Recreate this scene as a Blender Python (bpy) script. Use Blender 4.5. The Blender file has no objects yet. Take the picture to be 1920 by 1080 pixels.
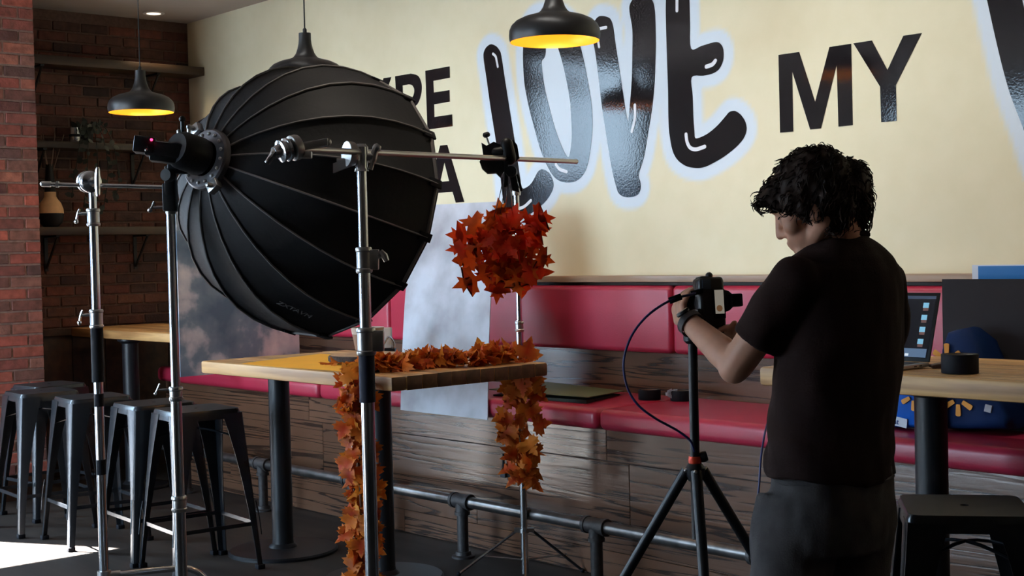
import bpy, bmesh, math, random
import numpy as np
from mathutils import Vector, Matrix, Quaternion
from mathutils.geometry import tessellate_polygon

random.seed(7)
PI = math.pi
scene = bpy.context.scene
COL = scene.collection

# ------------------------------------------------------------------ camera
FPX = 2600.0
CAM = np.array([0.0, 0.0, 1.45])
CR = np.array([0.6607706, 0.7502162, -0.0236188])
CU = np.array([-0.0024918, 0.0336594, 0.9994303])
CF = np.array([-0.7505838, 0.6603353, -0.0241105])
cd = bpy.data.cameras.new('camera')
cd.sensor_width = 36.0
cd.lens = FPX / 1920.0 * 36.0
cd.clip_start = 0.05
cam = bpy.data.objects.new('camera', cd)
COL.objects.link(cam)
cam.matrix_world = Matrix(((CR[0], CU[0], -CF[0], CAM[0]), (CR[1], CU[1], -CF[1], CAM[1]),
                           (CR[2], CU[2], -CF[2], CAM[2]), (0, 0, 0, 1)))
scene.camera = cam

# ------------------------------------------------------------------ view, world, sun
scene.view_settings.view_transform = 'Standard'
scene.view_settings.look = 'None'
scene.view_settings.exposure = -0.2
scene.view_settings.gamma = 1.0
scene.view_settings.use_curve_mapping = False
scene.cycles.use_denoising = True
scene.cycles.max_bounces = 7
scene.cycles.sample_clamp_indirect = 6.0

SKY = 28.0
world = bpy.data.worlds.new('world')
scene.world = world
world.use_nodes = True
bg = world.node_tree.nodes['Background']
bg.inputs['Color'].default_value = (0.56, 0.78, 1.0, 1)
bg.inputs['Strength'].default_value = SKY

sun = bpy.data.lights.new('sun', 'SUN')
sun.energy = 400.0
sun.angle = 0.009
sun.color = (1.0, 0.99, 0.96)
suno = bpy.data.objects.new('sun', sun)
COL.objects.link(suno)
sdir = Vector((0.867 * 0.634, 0.498 * 0.634, -0.773))
suno.rotation_euler = sdir.to_track_quat('-Z', 'Y').to_euler()
suno.location = (-14, -3, 8)


def portal(loc, rot, sx, sy):
    l = bpy.data.lights.new('window_portal', 'AREA')
    l.shape = 'RECTANGLE'
    l.size = sx
    l.size_y = sy
    l.cycles.is_portal = True
    o = bpy.data.objects.new('window_portal', l)
    COL.objects.link(o)
    o.location = loc
    o.rotation_euler = rot
    return o


# ------------------------------------------------------------------ picture helpers: a point of the place seen at a pixel
def ray(x, y):
    return CF + CR * ((x - 960) / FPX) + CU * ((540 - y) / FPX)


def on_z(x, y, z):
    d = ray(x, y)
    return Vector(CAM + d * ((z - CAM[2]) / d[2]))


def on_y(x, y, Y):
    d = ray(x, y)
    return Vector(CAM + d * (Y / d[1]))


def on_x(x, y, X):
    d = ray(x, y)
    return Vector(CAM + d * (X / d[0]))


def at(x, y, d):
    return Vector(CAM + ray(x, y) * d)


RV, UV, FV = Vector(CR), Vector(CU), Vector(CF)


# ------------------------------------------------------------------ mesh builder
def frame_of(axis):
    a = Vector(axis).normalized()
    t = Vector((0, 0, 1)) if abs(a.z) < 0.9 else Vector((1, 0, 0))
    x = t.cross(a).normalized()
    return x, a.cross(x).normalized(), a


class MB:
    def __init__(s):
        s.v = []
        s.f = []

    def add(s, vs, fs):
        n = len(s.v)
        s.v += [Vector(v) for v in vs]
        s.f += [tuple(i + n for i in f) for f in fs]
        return s

    def box(s, lo, hi, rot=None, piv=None):
        lo, hi = Vector(lo), Vector(hi)
        vs = [Vector((x, y, z)) for x in (lo.x, hi.x) for y in (lo.y, hi.y) for z in (lo.z, hi.z)]
        if rot is not None:
            c = Vector(piv) if piv is not None else (lo + hi) / 2
            vs = [c + rot @ (v - c) for v in vs]
        return s.add(vs, [(0, 1, 3, 2), (4, 6, 7, 5), (0, 4, 5, 1), (2, 3, 7, 6), (0, 2, 6, 4), (1, 5, 7, 3)])

    def obox(s, c, ex, ey, ez):
        c, ex, ey, ez = Vector(c), Vector(ex), Vector(ey), Vector(ez)
        vs = [c + ex * a + ey * b + ez * d for a in (-1, 1) for b in (-1, 1) for d in (-1, 1)]
        return s.add(vs, [(0, 1, 3, 2), (4, 6, 7, 5), (0, 4, 5, 1), (2, 3, 7, 6), (0, 2, 6, 4), (1, 5, 7, 3)])

    def tube(s, pts, r, n=10, caps=True):
        pts = [Vector(p) for p in pts]
        m = len(pts)
        rs = r if isinstance(r, (list, tuple)) else [r] * m
        vs = []
        prev = None
        for i, p in enumerate(pts):
            d = (pts[min(i + 1, m - 1)] - pts[max(i - 1, 0)])
            if d.length < 1e-9:
                d = Vector((0, 0, 1))
            d.normalize()
            if prev is None:
                x, y, _ = frame_of(d)
            else:
                x = prev - d * prev.dot(d)
                x = x.normalized() if x.length > 1e-6 else frame_of(d)[0]
                y = d.cross(x)
            prev = x
            for k in range(n):
                a = 2 * PI * k / n
                vs.append(p + (x * math.cos(a) + y * math.sin(a)) * rs[i])
        fs = [(i * n + k, i * n + (k + 1) % n, (i + 1) * n + (k + 1) % n, (i + 1) * n + k)
              for i in range(m - 1) for k in range(n)]
        if caps:
            fs += [tuple(reversed(range(n))), tuple((m - 1) * n + k for k in range(n))]
        return s.add(vs, fs)

    def lathe(s, prof, org=(0, 0, 0), axis=(0, 0, 1), n=24, close=False):
        x, y, z = frame_of(axis)
        org = Vector(org)
        vs = []
        for r, h in prof:
            for k in range(n):
                a = 2 * PI * k / n
                vs.append(org + z * h + (x * math.cos(a) + y * math.sin(a)) * r)
        m = len(prof)
        fs = [(i * n + k, i * n + (k + 1) % n, (i + 1) * n + (k + 1) % n, (i + 1) * n + k)
              for i in range(m - 1) for k in range(n)]
        if close:
            fs += [tuple(reversed(range(n))), tuple((m - 1) * n + k for k in range(n))]
        return s.add(vs, fs)

    def cyl(s, p0, p1, r, n=16, r1=None):
        return s.tube([p0, p1], [r, r if r1 is None else r1], n)

    def sphere(s, c, r, n=12, sc=(1, 1, 1), rot=None):
        c = Vector(c)
        m = max(6, n // 2 + 2)
        vs = []
        for i in range(m + 1):
            t = PI * i / m
            for k in range(n):
                a = 2 * PI * k / n
                p = Vector((r * sc[0] * math.sin(t) * math.cos(a), r * sc[1] * math.sin(t) * math.sin(a), r * sc[2] * math.cos(t)))
                vs.append(c + (rot @ p if rot is not None else p))
        fs = [(i * n + k, (i + 1) * n + k, (i + 1) * n + (k + 1) % n, i * n + (k + 1) % n) for i in range(m) for k in range(n)]
        return s.add(vs, fs)

    def capsule(s, p0, p1, r0, r1, n=12):
        p0, p1 = Vector(p0), Vector(p1)
        d = (p1 - p0)
        L = d.length
        if L < 1e-6:
            return s.sphere(p0, max(r0, r1), n)
        prof = []
        for i in range(0, 5):
            a = -PI / 2 + PI / 2 * i / 4
            prof.append((max(1e-4, r0 * math.cos(a)), r0 * math.sin(a)))
        for i in range(0, 5):
            a = PI / 2 * i / 4
            prof.append((max(1e-4, r1 * math.cos(a)), L + r1 * math.sin(a)))
        return s.lathe(prof, p0, d, n, close=True)

    def loft(s, rings, caps=True):
        n = len(rings[0])
        vs = [p for r in rings for p in r]
        m = len(rings)
        fs = [(i * n + k, i * n + (k + 1) % n, (i + 1) * n + (k + 1) % n, (i + 1) * n + k)
              for i in range(m - 1) for k in range(n)]
        if caps:
            fs += [tuple(reversed(range(n))), tuple((m - 1) * n + k for k in range(n))]
        return s.add(vs, fs)

    def plate(s, polys, o, ex, ey, ez, h):
        """flat plate cut to outline polys[0] with holes polys[1:], in the frame o, ex, ey, thickness h along ez"""
        o, ex, ey, ez = Vector(o), Vector(ex), Vector(ey), Vector(ez)
        flat = [p for poly in polys for p in poly]
        tris = tessellate_polygon([[Vector((p[0], p[1], 0)) for p in poly] for poly in polys])
        n = len(flat)
        vs = [o + ex * p[0] + ey * p[1] for p in flat] + [o + ex * p[0] + ey * p[1] + ez * h for p in flat]
        fs = [tuple(t) for t in tris] + [tuple(i + n for i in reversed(t)) for t in tris]
        b = 0
        for poly in polys:
            k = len(poly)
            fs += [(b + i, b + (i + 1) % k, b + (i + 1) % k + n, b + i + n) for i in range(k)]
            b += k
        return s.add(vs, fs)


ORG = {}


def finish(me, ang=35, bevel=0.0, segs=2, recalc=True):
    if bevel or recalc:
        bm = bmesh.new()
        bm.from_mesh(me)
        bmesh.ops.remove_doubles(bm, verts=bm.verts, dist=1e-6)
        if bevel:
            es = [e for e in bm.edges if len(e.link_faces) == 2 and e.calc_face_angle(0) > 0.6]
            bmesh.ops.bevel(bm, geom=es, offset=bevel, segments=segs, affect='EDGES', profile=0.5, clamp_overlap=True)
        bmesh.ops.recalc_face_normals(bm, faces=bm.faces)
        bm.to_mesh(me)
        bm.free()
    me.polygons.foreach_set('use_smooth', [True] * len(me.polygons))
    me.set_sharp_from_angle(angle=math.radians(ang))


def mesh_of(name, mb, mat, org=Vector((0, 0, 0)), **kw):
    me = bpy.data.meshes.new(name)
    me.from_pydata([tuple(v - org) for v in mb.v], [], mb.f)
    me.update()
    if mat is not None:
        me.materials.append(mat)
    finish(me, **kw)
    return me


def obj(name, mb, mat, parent=None, label=None, **kw):
    """one mesh object; verts are given in world space (or in the space of a parent that still stands at the origin)"""
    org = ORG.get(parent.name, Vector((0, 0, 0))) if parent else Vector((0, 0, 0))
    o = bpy.data.objects.new(name, mesh_of(name, mb, mat, org, **kw))
    COL.objects.link(o)
    if parent:
        o.parent = parent
    ORG[o.name] = org
    if label:
        o['label'] = label
    return o


def tag(o, label, cat, group=None):
    o['label'] = label
    o['category'] = cat
    if group:
        o['group'] = group
    return o


def thing(name, label, cat, loc=(0, 0, 0), group=None):
    o = bpy.data.objects.new(name, None)
    o.empty_display_size = 0.05
    COL.objects.link(o)
    o.location = loc
    ORG[o.name] = Vector(loc)
    return tag(o, label, cat, group)


def single(name, mb, mat, label, cat, group=None, **kw):
    """a thing that is one mesh, its origin at its own base"""
    lo = Vector((sum(v.x for v in mb.v) / len(mb.v), sum(v.y for v in mb.v) / len(mb.v), min(v.z for v in mb.v)))
    o = bpy.data.objects.new(name, mesh_of(name, mb, mat, lo, **kw))
    COL.objects.link(o)
    o.location = lo
    ORG[o.name] = lo
    return tag(o, label, cat, group)


def struct(name, mb, mat, parent=None, **kw):
    o = obj(name, mb, mat, parent, **kw)
    if not parent:
        o['kind'] = 'structure'
    return o


def copy_tree(o, parent=None):
    c = o.copy()
    COL.objects.link(c)
    c.parent = parent
    for ch in list(o.children):
        copy_tree(ch, c)
    return c


def smooth_line(pts, per=6, closed=False):
    """Catmull-Rom through pts"""
    pts = [Vector(p) for p in pts]
    n = len(pts)
    out = []
    rng = range(n) if closed else range(n - 1)
    for i in rng:
        p1, p2 = pts[i], pts[(i + 1) % n]
        p0 = pts[i - 1] if (closed or i > 0) else p1
        p3 = pts[(i + 2) % n] if (closed or i + 2 < n) else p2
        for k in range(per):
            t = k / per
            out.append(0.5 * ((2 * p1) + (p2 - p0) * t + (2 * p0 - 5 * p1 + 4 * p2 - p3) * t * t + (3 * p1 - p0 - 3 * p2 + p3) * t ** 3))
    if not closed:
        out.append(pts[-1])
    return out


# ------------------------------------------------------------------ materials
def nodes_of(name):
    m = bpy.data.materials.new(name)
    m.use_nodes = True
    nt = m.node_tree
    return m, nt, nt.nodes['Principled BSDF']


def srgb(r, g, b):
    f = lambda c: (c / 255 / 12.92) if c <= 10 else ((c / 255 + 0.055) / 1.055) ** 2.4
    return (f(r), f(g), f(b), 1)


def mul(c, k):
    return (min(1, c[0] * k), min(1, c[1] * k), min(1, c[2] * k), 1)


def mat(name, col, rough=0.5, metal=0.0, spec=0.5, var=None, bump=None, emit=None, sheen=0, sub=None):
    m, nt, p = nodes_of(name)
    p.inputs['Base Color'].default_value = col
    p.inputs['Roughness'].default_value = rough
    p.inputs['Metallic'].default_value = metal
    p.inputs['Specular IOR Level'].default_value = spec
    if sheen:
        p.inputs['Sheen Weight'].default_value = sheen
    tc = None
    if var or bump:
        tc = nt.nodes.new('ShaderNodeTexCoord')
    if var:
        sc, amt = var
        nz = nt.nodes.new('ShaderNodeTexNoise')
        nz.inputs['Scale'].default_value = sc
        nz.inputs['Detail'].default_value = 4
        nt.links.new(tc.outputs['Object'], nz.inputs['Vector'])
        rp = nt.nodes.new('ShaderNodeValToRGB')
        rp.color_ramp.elements[0].position = 0.3
        rp.color_ramp.elements[1].position = 0.7
        rp.color_ramp.elements[0].color = mul(col, 1 - amt)
        rp.color_ramp.elements[1].color = mul(col, 1 + amt)
        nt.links.new(nz.outputs['Fac'], rp.inputs['Fac'])
        nt.links.new(rp.outputs['Color'], p.inputs['Base Color'])
    if bump:
        sc, st = bump
        nz2 = nt.nodes.new('ShaderNodeTexNoise')
        nz2.inputs['Scale'].default_value = sc
        nz2.inputs['Detail'].default_value = 3
        nt.links.new(tc.outputs['Object'], nz2.inputs['Vector'])
        b = nt.nodes.new('ShaderNodeBump')
        b.inputs['Strength'].default_value = st
        b.inputs['Distance'].default_value = 0.01
        nt.links.new(nz2.outputs['Fac'], b.inputs['Height'])
        nt.links.new(b.outputs['Normal'], p.inputs['Normal'])
    if emit:
        p.inputs['Emission Color'].default_value = emit[0]
        p.inputs['Emission Strength'].default_value = emit[1]
    return m


def wood(name, c0, c1, scale=(0.6, 14, 14), rough=0.45, rings=0.0, contrast=(0.35, 0.65), spec=0.5, bump=0.15, tone=0.25, end=1.0):
    """grain along X, each piece shifted and toned by its own random number"""
    m, nt, p = nodes_of(name)
    N, L = nt.nodes, nt.links
    tc = N.new('ShaderNodeTexCoord')
    oi = N.new('ShaderNodeObjectInfo')
    sh = N.new('ShaderNodeVectorMath')
    sh.operation = 'MULTIPLY_ADD'
    cv = N.new('ShaderNodeCombineXYZ')
    for i in range(3):
        L.new(oi.outputs['Random'], cv.inputs[i])
    sh.inputs[1].default_value = (37.0, 11.0, 23.0)
    L.new(cv.outputs[0], sh.inputs[0])
    L.new(tc.outputs['Object'], sh.inputs[2])
    mp = N.new('ShaderNodeMapping')
    mp.inputs['Scale'].default_value = scale
    L.new(sh.outputs[0], mp.inputs['Vector'])
    nz = N.new('ShaderNodeTexNoise')
    nz.inputs['Scale'].default_value = 1.0
    nz.inputs['Detail'].default_value = 5
    nz.inputs['Distortion'].default_value = 0.4
    L.new(mp.outputs[0], nz.inputs['Vector'])
    fac = nz.outputs['Fac']
    if rings:
        ms = N.new('ShaderNodeMath')
        ms.operation = 'MULTIPLY'
        ms.inputs[1].default_value = rings
        L.new(fac, ms.inputs[0])
        sn = N.new('ShaderNodeMath')
        sn.operation = 'SINE'
        L.new(ms.outputs[0], sn.inputs[0])
        mr = N.new('ShaderNodeMapRange')
        mr.inputs['From Min'].default_value = -1
        mr.inputs['From Max'].default_value = 1
        L.new(sn.outputs[0], mr.inputs['Value'])
        fac = mr.outputs['Result']
    rp = N.new('ShaderNodeValToRGB')
    rp.color_ramp.elements[0].position, rp.color_ramp.elements[1].position = contrast
    rp.color_ramp.elements[0].color = c0
    rp.color_ramp.elements[1].color = c1
    L.new(fac, rp.inputs['Fac'])
    hs = N.new('ShaderNodeHueSaturation')
    mr2 = N.new('ShaderNodeMapRange')
    mr2.inputs['To Min'].default_value = 1 - tone
    mr2.inputs['To Max'].default_value = 1 + tone
    L.new(oi.outputs['Random'], mr2.inputs['Value'])
    L.new(mr2.outputs['Result'], hs.inputs['Value'])
    L.new(rp.outputs['Color'], hs.inputs['Color'])
    out = hs.outputs['Color']
    if end < 1:      # sawn end grain across X is a darker wood
        sx = N.new('ShaderNodeSeparateXYZ')
        L.new(tc.outputs['Normal'], sx.inputs[0])
        ab = N.new('ShaderNodeMath')
        ab.operation = 'ABSOLUTE'
        L.new(sx.outputs[0], ab.inputs[0])
        me_ = N.new('ShaderNodeMapRange')
        me_.inputs['From Min'].default_value = 0.6
        me_.inputs['From Max'].default_value = 0.95
        me_.inputs['To Min'].default_value = 1.0
        me_.inputs['To Max'].default_value = end
        L.new(ab.outputs[0], me_.inputs['Value'])
        vm = N.new('ShaderNodeVectorMath')
        vm.operation = 'SCALE'
        L.new(out, vm.inputs[0])
        L.new(me_.outputs['Result'], vm.inputs['Scale'])
        out = vm.outputs[0]
    L.new(out, p.inputs['Base Color'])
    p.inputs['Roughness'].default_value = rough
    p.inputs['Specular IOR Level'].default_value = spec
    b = N.new('ShaderNodeBump')
    b.inputs['Strength'].default_value = bump
    b.inputs['Distance'].default_value = 0.004
    L.new(fac, b.inputs['Height'])
    L.new(b.outputs['Normal'], p.inputs['Normal'])
    return m


def random_ramp(name, cols, rough=0.8, noise=(30, 0.25), bump=(60, 0.5), attr=None, rim=None, spec=0.5):
    """colour picked from cols by each object's random number"""
    m, nt, p = nodes_of(name)
    N, L = nt.nodes, nt.links
    oi = N.new('ShaderNodeObjectInfo')
    rp = N.new('ShaderNodeValToRGB')
    rp.color_ramp.interpolation = 'LINEAR'
    el = rp.color_ramp.elements
    while len(el) < len(cols):
        el.new(0.5)
    for i, c in enumerate(cols):
        el[i].position = i / (len(cols) - 1)
        el[i].color = c
    L.new(oi.outputs['Random'], rp.inputs['Fac'])
    out = rp.outputs['Color']
    tc = N.new('ShaderNodeTexCoord')
    ad = N.new('ShaderNodeVectorMath')
    L.new(tc.outputs['Object'], ad.inputs[0])
    cv = N.new('ShaderNodeCombineXYZ')
    sc = N.new('ShaderNodeMath')
    sc.operation = 'MULTIPLY'
    sc.inputs[1].default_value = 50
    L.new(oi.outputs['Random'], sc.inputs[0])
    L.new(sc.outputs[0], cv.inputs[0])
    L.new(cv.outputs[0], ad.inputs[1])
    nz = N.new('ShaderNodeTexNoise')
    nz.inputs['Scale'].default_value = noise[0]
    nz.inputs['Detail'].default_value = 4
    L.new(ad.outputs[0], nz.inputs['Vector'])
    if attr:
        at_ = N.new('ShaderNodeAttribute')
        at_.attribute_name = attr
        mx = N.new('ShaderNodeMix')
        mx.data_type = 'RGBA'
        ml = N.new('ShaderNodeMath')
        ml.operation = 'MULTIPLY'
        L.new(at_.outputs['Fac'], ml.inputs[0])
        L.new(nz.outputs['Fac'], ml.inputs[1])
        L.new(ml.outputs[0], mx.inputs['Factor'])
        L.new(out, mx.inputs['A'])
        mx.inputs['B'].default_value = rim
        out = mx.outputs['Result']
    hs = N.new('ShaderNodeHueSaturation')
    mr = N.new('ShaderNodeMapRange')
    mr.inputs['From Min'].default_value = 0.3
    mr.inputs['From Max'].default_value = 0.7
    mr.inputs['To Min'].default_value = 1 - noise[1]
    mr.inputs['To Max'].default_value = 1 + noise[1]
    L.new(nz.outputs['Fac'], mr.inputs['Value'])
    L.new(mr.outputs['Result'], hs.inputs['Value'])
    L.new(out, hs.inputs['Color'])
    L.new(hs.outputs['Color'], p.inputs['Base Color'])
    p.inputs['Roughness'].default_value = rough
    p.inputs['Specular IOR Level'].default_value = spec
    if bump:
        n2 = N.new('ShaderNodeTexNoise')
        n2.inputs['Scale'].default_value = bump[0]
        L.new(ad.outputs[0], n2.inputs['Vector'])
        b = N.new('ShaderNodeBump')
        b.inputs['Strength'].default_value = bump[1]
        b.inputs['Distance'].default_value = 0.004
        L.new(n2.outputs['Fac'], b.inputs['Height'])
        L.new(b.outputs['Normal'], p.inputs['Normal'])
    return m


def glass_mat(name, tint=(1, 1, 1, 1), refl=0.06):
    m = bpy.data.materials.new(name)
    m.use_nodes = True
    nt = m.node_tree
    N, L = nt.nodes, nt.links
    N.remove(N['Principled BSDF'])
    t = N.new('ShaderNodeBsdfTransparent')
    t.inputs['Color'].default_value = tint
    g = N.new('ShaderNodeBsdfGlossy')
    g.inputs['Roughness'].default_value = 0.02
    mx = N.new('ShaderNodeMixShader')
    mx.inputs[0].default_value = refl
    L.new(t.outputs[0], mx.inputs[1])
    L.new(g.outputs[0], mx.inputs[2])
    L.new(mx.outputs[0], N['Material Output'].inputs['Surface'])
    return m


K = {}
K['chrome'] = mat('chrome', (0.62, 0.63, 0.65, 1), 0.18, 1.0)
K['steel'] = mat('brushed_steel', (0.45, 0.44, 0.43, 1), 0.32, 1.0, bump=(300, 0.03))
K['black_metal'] = mat('black_powder_coat', (0.009, 0.009, 0.011, 1), 0.42, 0.0, 0.35, bump=(400, 0.05))
K['stool_metal'] = mat('gunmetal_sheet', (0.022, 0.025, 0.030, 1), 0.25, 0.35, 0.6, var=(9, 0.15))
K['stool_seat'] = mat('gunmetal_seat', (0.016, 0.017, 0.020, 1), 0.5, 0.2, 0.3, var=(9, 0.15))
K['pipe_metal'] = mat('galvanised_dark_pipe', (0.20, 0.19, 0.185, 1), 0.30, 0.9, 0.5, var=(14, 0.35))
K['fitting'] = mat('cast_iron_fitting', (0.045, 0.040, 0.040, 1), 0.55, 0.3, 0.5, var=(40, 0.3), bump=(120, 0.15))
K['black_plastic'] = mat('black_plastic', (0.008, 0.008, 0.009, 1), 0.45, 0, 0.25)
K['rubber'] = mat('black_rubber', (0.006, 0.006, 0.009, 1), 0.7, 0, 0.18)
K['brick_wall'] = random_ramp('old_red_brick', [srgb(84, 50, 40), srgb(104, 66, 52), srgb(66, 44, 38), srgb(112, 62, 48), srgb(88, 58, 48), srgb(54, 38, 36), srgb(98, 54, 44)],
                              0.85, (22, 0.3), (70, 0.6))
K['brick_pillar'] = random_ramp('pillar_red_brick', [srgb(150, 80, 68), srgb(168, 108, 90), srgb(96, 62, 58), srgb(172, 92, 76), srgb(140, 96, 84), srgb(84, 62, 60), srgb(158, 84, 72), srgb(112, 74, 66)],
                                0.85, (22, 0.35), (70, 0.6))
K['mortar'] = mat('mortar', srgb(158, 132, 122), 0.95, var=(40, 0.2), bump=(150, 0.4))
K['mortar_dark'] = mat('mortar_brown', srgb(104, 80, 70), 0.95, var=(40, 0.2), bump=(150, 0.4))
K['ceiling'] = mat('ceiling_paint', srgb(176, 166, 158), 0.9, var=(3, 0.05))
K['paint'] = mat('side_wall_paint', srgb(120, 108, 98), 0.9)
K['floor'] = wood('dark_floor', srgb(45, 40, 38), srgb(58, 52, 48), (1.2, 9, 9), 0.6, tone=0.0, bump=0.08, spec=0.15)
K['butcher'] = wood('butcher_block', srgb(148, 104, 60), srgb(204, 158, 100), (1.4, 22, 22), 0.5, tone=0.16, end=0.22)
K['oak_plank'] = wood('grey_brown_oak', srgb(50, 34, 27), srgb(98, 69, 52), (0.26, 5.0, 7.0), 0.21, rings=70, contrast=(0.0, 0.20), tone=0.12, bump=0.09, spec=0.85)
K['dark_wood'] = wood('dark_stained_wood', srgb(46, 28, 18), srgb(70, 44, 28), (0.8, 16, 16), 0.5, tone=0.1)
K['shelf_wood'] = wood('shelf_board', srgb(46, 32, 20), srgb(68, 49, 30), (14, 0.9, 14), 0.45, tone=0.1)
K['cap_wood'] = wood('cap_rail_wood', srgb(140, 112, 88), srgb(176, 146, 118), (1, 20, 20), 0.4, tone=0.05)
K['vinyl'] = mat('crimson_vinyl', srgb(164, 38, 62), 0.36, 0, 0.5, var=(5, 0.06), bump=(140, 0.05))
K['lamp_black'] = mat('lamp_black_enamel', (0.014, 0.013, 0.013, 1), 0.40, 0, 0.35)
K['lamp_gold'] = mat('lamp_gold_lining', (1.0, 0.44, 0.035, 1), 0.35, 0.2, 0.5)
K['fabric_black'] = mat('softbox_black_cloth', (0.008, 0.0075, 0.009, 1), 0.7, 0, 0.3, bump=(60, 0.10))
K['seam'] = mat('softbox_seam_tape', (0.15, 0.135, 0.13, 1), 0.6, 0, 0.4)
K['white_cloth'] = mat('white_diffusion_cloth', (0.75, 0.75, 0.75, 1), 0.8)

# ------------------------------------------------------------------ room shell
YW = 4.97          # mural wall plane
XL = -9.16         # brick face of the left wall
XP = -8.47         # brick face of the pillar
YP = 3.535         # far corner of the pillar
ZC = 3.19
XR = 4.6
YF = -3.3
XWIN = -8.8

struct('floor', MB().box((-9.6, YF - 0.2, -0.12), (XR + 0.2, YW + 0.2, 0)), K['floor'])
struct('ceiling', MB().box((XWIN - 0.06, YF - 0.06, ZC), (XR + 0.2, YW + 0.2, ZC + 0.12)).box((-9.4, 2.45, ZC), (XWIN - 0.06, YW + 0.2, ZC + 0.12)), K['ceiling'])
struct('wall_right', MB().box((XR, YF, 0), (XR + 0.15, YW + 0.1, ZC)), K['paint'])


def wall_with_holes(name, o, ex, ez, ey, w, h, holes, thick, m):
    """wall plate with rectangular openings (x0, z0, x1, z1)"""
    return struct(name, MB().plate([[(0, 0), (w, 0), (w, h), (0, h)]] + [[(a, b), (a, d), (c, d), (c, b)] for a, b, c, d in holes], o, ex, ez, ey, thick), m)


def window(name, o, ex, n, w, h, bars_v, bars_h):
    """glazed opening, o at its lower corner, ex along the sill, n out of the room"""
    o, ex, n = Vector(o), Vector(ex), Vector(n)
    ez = Vector((0, 0, 1))
    f = MB()

    def bar(a, b, c, d):
        f.obox(o + ex * (a + c) / 2 + ez * (b + d) / 2 + n * 0.03, ex * (c - a) / 2, ez * (d - b) / 2, n * 0.028)
    bar(0, 0, w, 0.05)
    bar(0, h - 0.05, w, h)
    bar(0, 0, 0.05, h)
    bar(w - 0.05, 0, w, h)
    for x in bars_v:
        bar(x - 0.03, 0.05, x + 0.03, h - 0.05)
    for (a, b, z0, z1) in bars_h:
        bar(a, z0, b, z1)
    fr = struct(name, f, K['black_metal'])
    obj('glass_pane', MB().obox(o + ex * w / 2 + ez * h / 2 + n * 0.03, ex * (w / 2 - 0.03), ez * (h / 2 - 0.03), n * 0.004), K['glass'], fr)
    return fr


K['glass'] = glass_mat('window_glass')
W1 = (0.48, 1.92, 0.04, 3.17)      # left window: y0 y1 z0 z1
wall_with_holes('wall_left_window', (XWIN, YF, 0), (0, 1, 0), (0, 0, 1), (-1, 0, 0), 3.0 - YF, ZC,
                [(W1[0] - YF, W1[2], W1[1] - YF, W1[3])], 0.06, K['paint'])
window('window_1', (XWIN, W1[0], W1[2]), (0, 1, 0), (-1, 0, 0), W1[1] - W1[0], W1[3] - W1[2], [], [])
portal((XWIN - 0.02, (W1[0] + W1[1]) / 2, (W1[2] + W1[3]) / 2), (0, -PI / 2, 0), W1[3] - W1[2], W1[1] - W1[0])
W2 = (-8.7, -5.6, 0.04, 3.0)          # front window: x0 x1 z0 z1
wall_with_holes('wall_front', (-9.2, YF, 0), (1, 0, 0), (0, 0, 1), (0, -1, 0), XR + 9.2, ZC,
                [(W2[0] + 9.2, W2[2], W2[1] + 9.2, W2[3])], 0.06, K['paint'])
window('window_2', (W2[0], YF, W2[2]), (1, 0, 0), (0, -1, 0), W2[1] - W2[0], W2[3] - W2[2], [0.9, 1.8], [])
portal(((W2[0] + W2[1]) / 2, YF - 0.02, (W2[2] + W2[3]) / 2), (PI / 2, 0, 0), W2[1] - W2[0], W2[3] - W2[2])
# the street outside: pavement and the low dark building opposite that the windows look onto
struct('exterior_street', MB().box((-60, -60, -0.3), (-9.65, 60, -0.14)).box((-9.65, -60, -0.3), (30, YF - 0.25, -0.14)), mat('pale_concrete', srgb(138, 140, 144), 0.9, var=(2, 0.1)))
struct('exterior_sign', MB().box((-14.1, -3.9, 3.70), (-14.0, -2.6, 3.95)).cyl((-14.05, -3.6, -0.14), (-14.05, -3.6, 3.75), 0.05).cyl((-14.05, -2.9, -0.14), (-14.05, -2.9, 3.75), 0.05), mat('sign_brown', srgb(52, 34, 30), 0.6))  # unseen board added outside to mirror a dark band in the lettering
struct('exterior_building', MB().box((-36, -50, -0.14), (-30, 40, 3.6)).box((-36.2, -50, 3.6), (-29.8, 40, 3.75)), mat('grey_facade', srgb(112, 120, 132), 0.8, var=(0.6, 0.15)))

# ------------------------------------------------------------------ mural wall with its print
PXL = {}


def wxz(pts, y=YW):
    return [(lambda q: (q.x, q.z))(on_y(a, b, y)) for a, b in pts]


def smooth2(pts, per=5, closed=True):
    return [(p.x, p.y) for p in smooth_line([(a, b, 0) for a, b in pts], per, closed)]


def zo(ox, oy, s, pts):
    return [(ox + a / s, oy + b / s) for a, b in pts]


L_ = [(907, 108), (909, 94), (915, 86), (922, 83), (931, 87), (937, 95), (940, 104), (947, 150), (955, 200), (963, 250), (970, 296), (975, 330), (979, 352), (988, 351), (997, 343), (1004, 331),
      (1009, 322), (1017, 317), (1027, 322), (1034, 331), (1038, 344), (1036, 357), (1026, 374), (1010, 390), (993, 402), (974, 411), (959, 409), (949, 398), (943, 370), (937, 315), (930, 263), (920, 200), (913, 150)]
O_ = [(982, 81), (981, 110), (983, 150), (987, 176), (993, 205), (1003, 243), (1012, 275), (1022, 302), (1035, 326), (1047, 338), (1063, 342), (1081, 339), (1096, 324), (1104, 300), (1110, 257), (1111, 220),
      (1108, 185), (1100, 139), (1093, 105), (1085, 76), (1073, 48), (1055, 30), (1028, 22), (1003, 28), (988, 50)]
O_in = [(1024, 81), (1023.5, 98), (1021, 108), (1016, 115), (1017, 133), (1022, 167), (1030, 200), (1041, 241), (1053, 273), (1065, 295), (1070, 281), (1072.5, 251), (1071, 215), (1069, 189), (1062, 148), (1052, 107), (1043, 80), (1036, 64), (1028, 66)]
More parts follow.
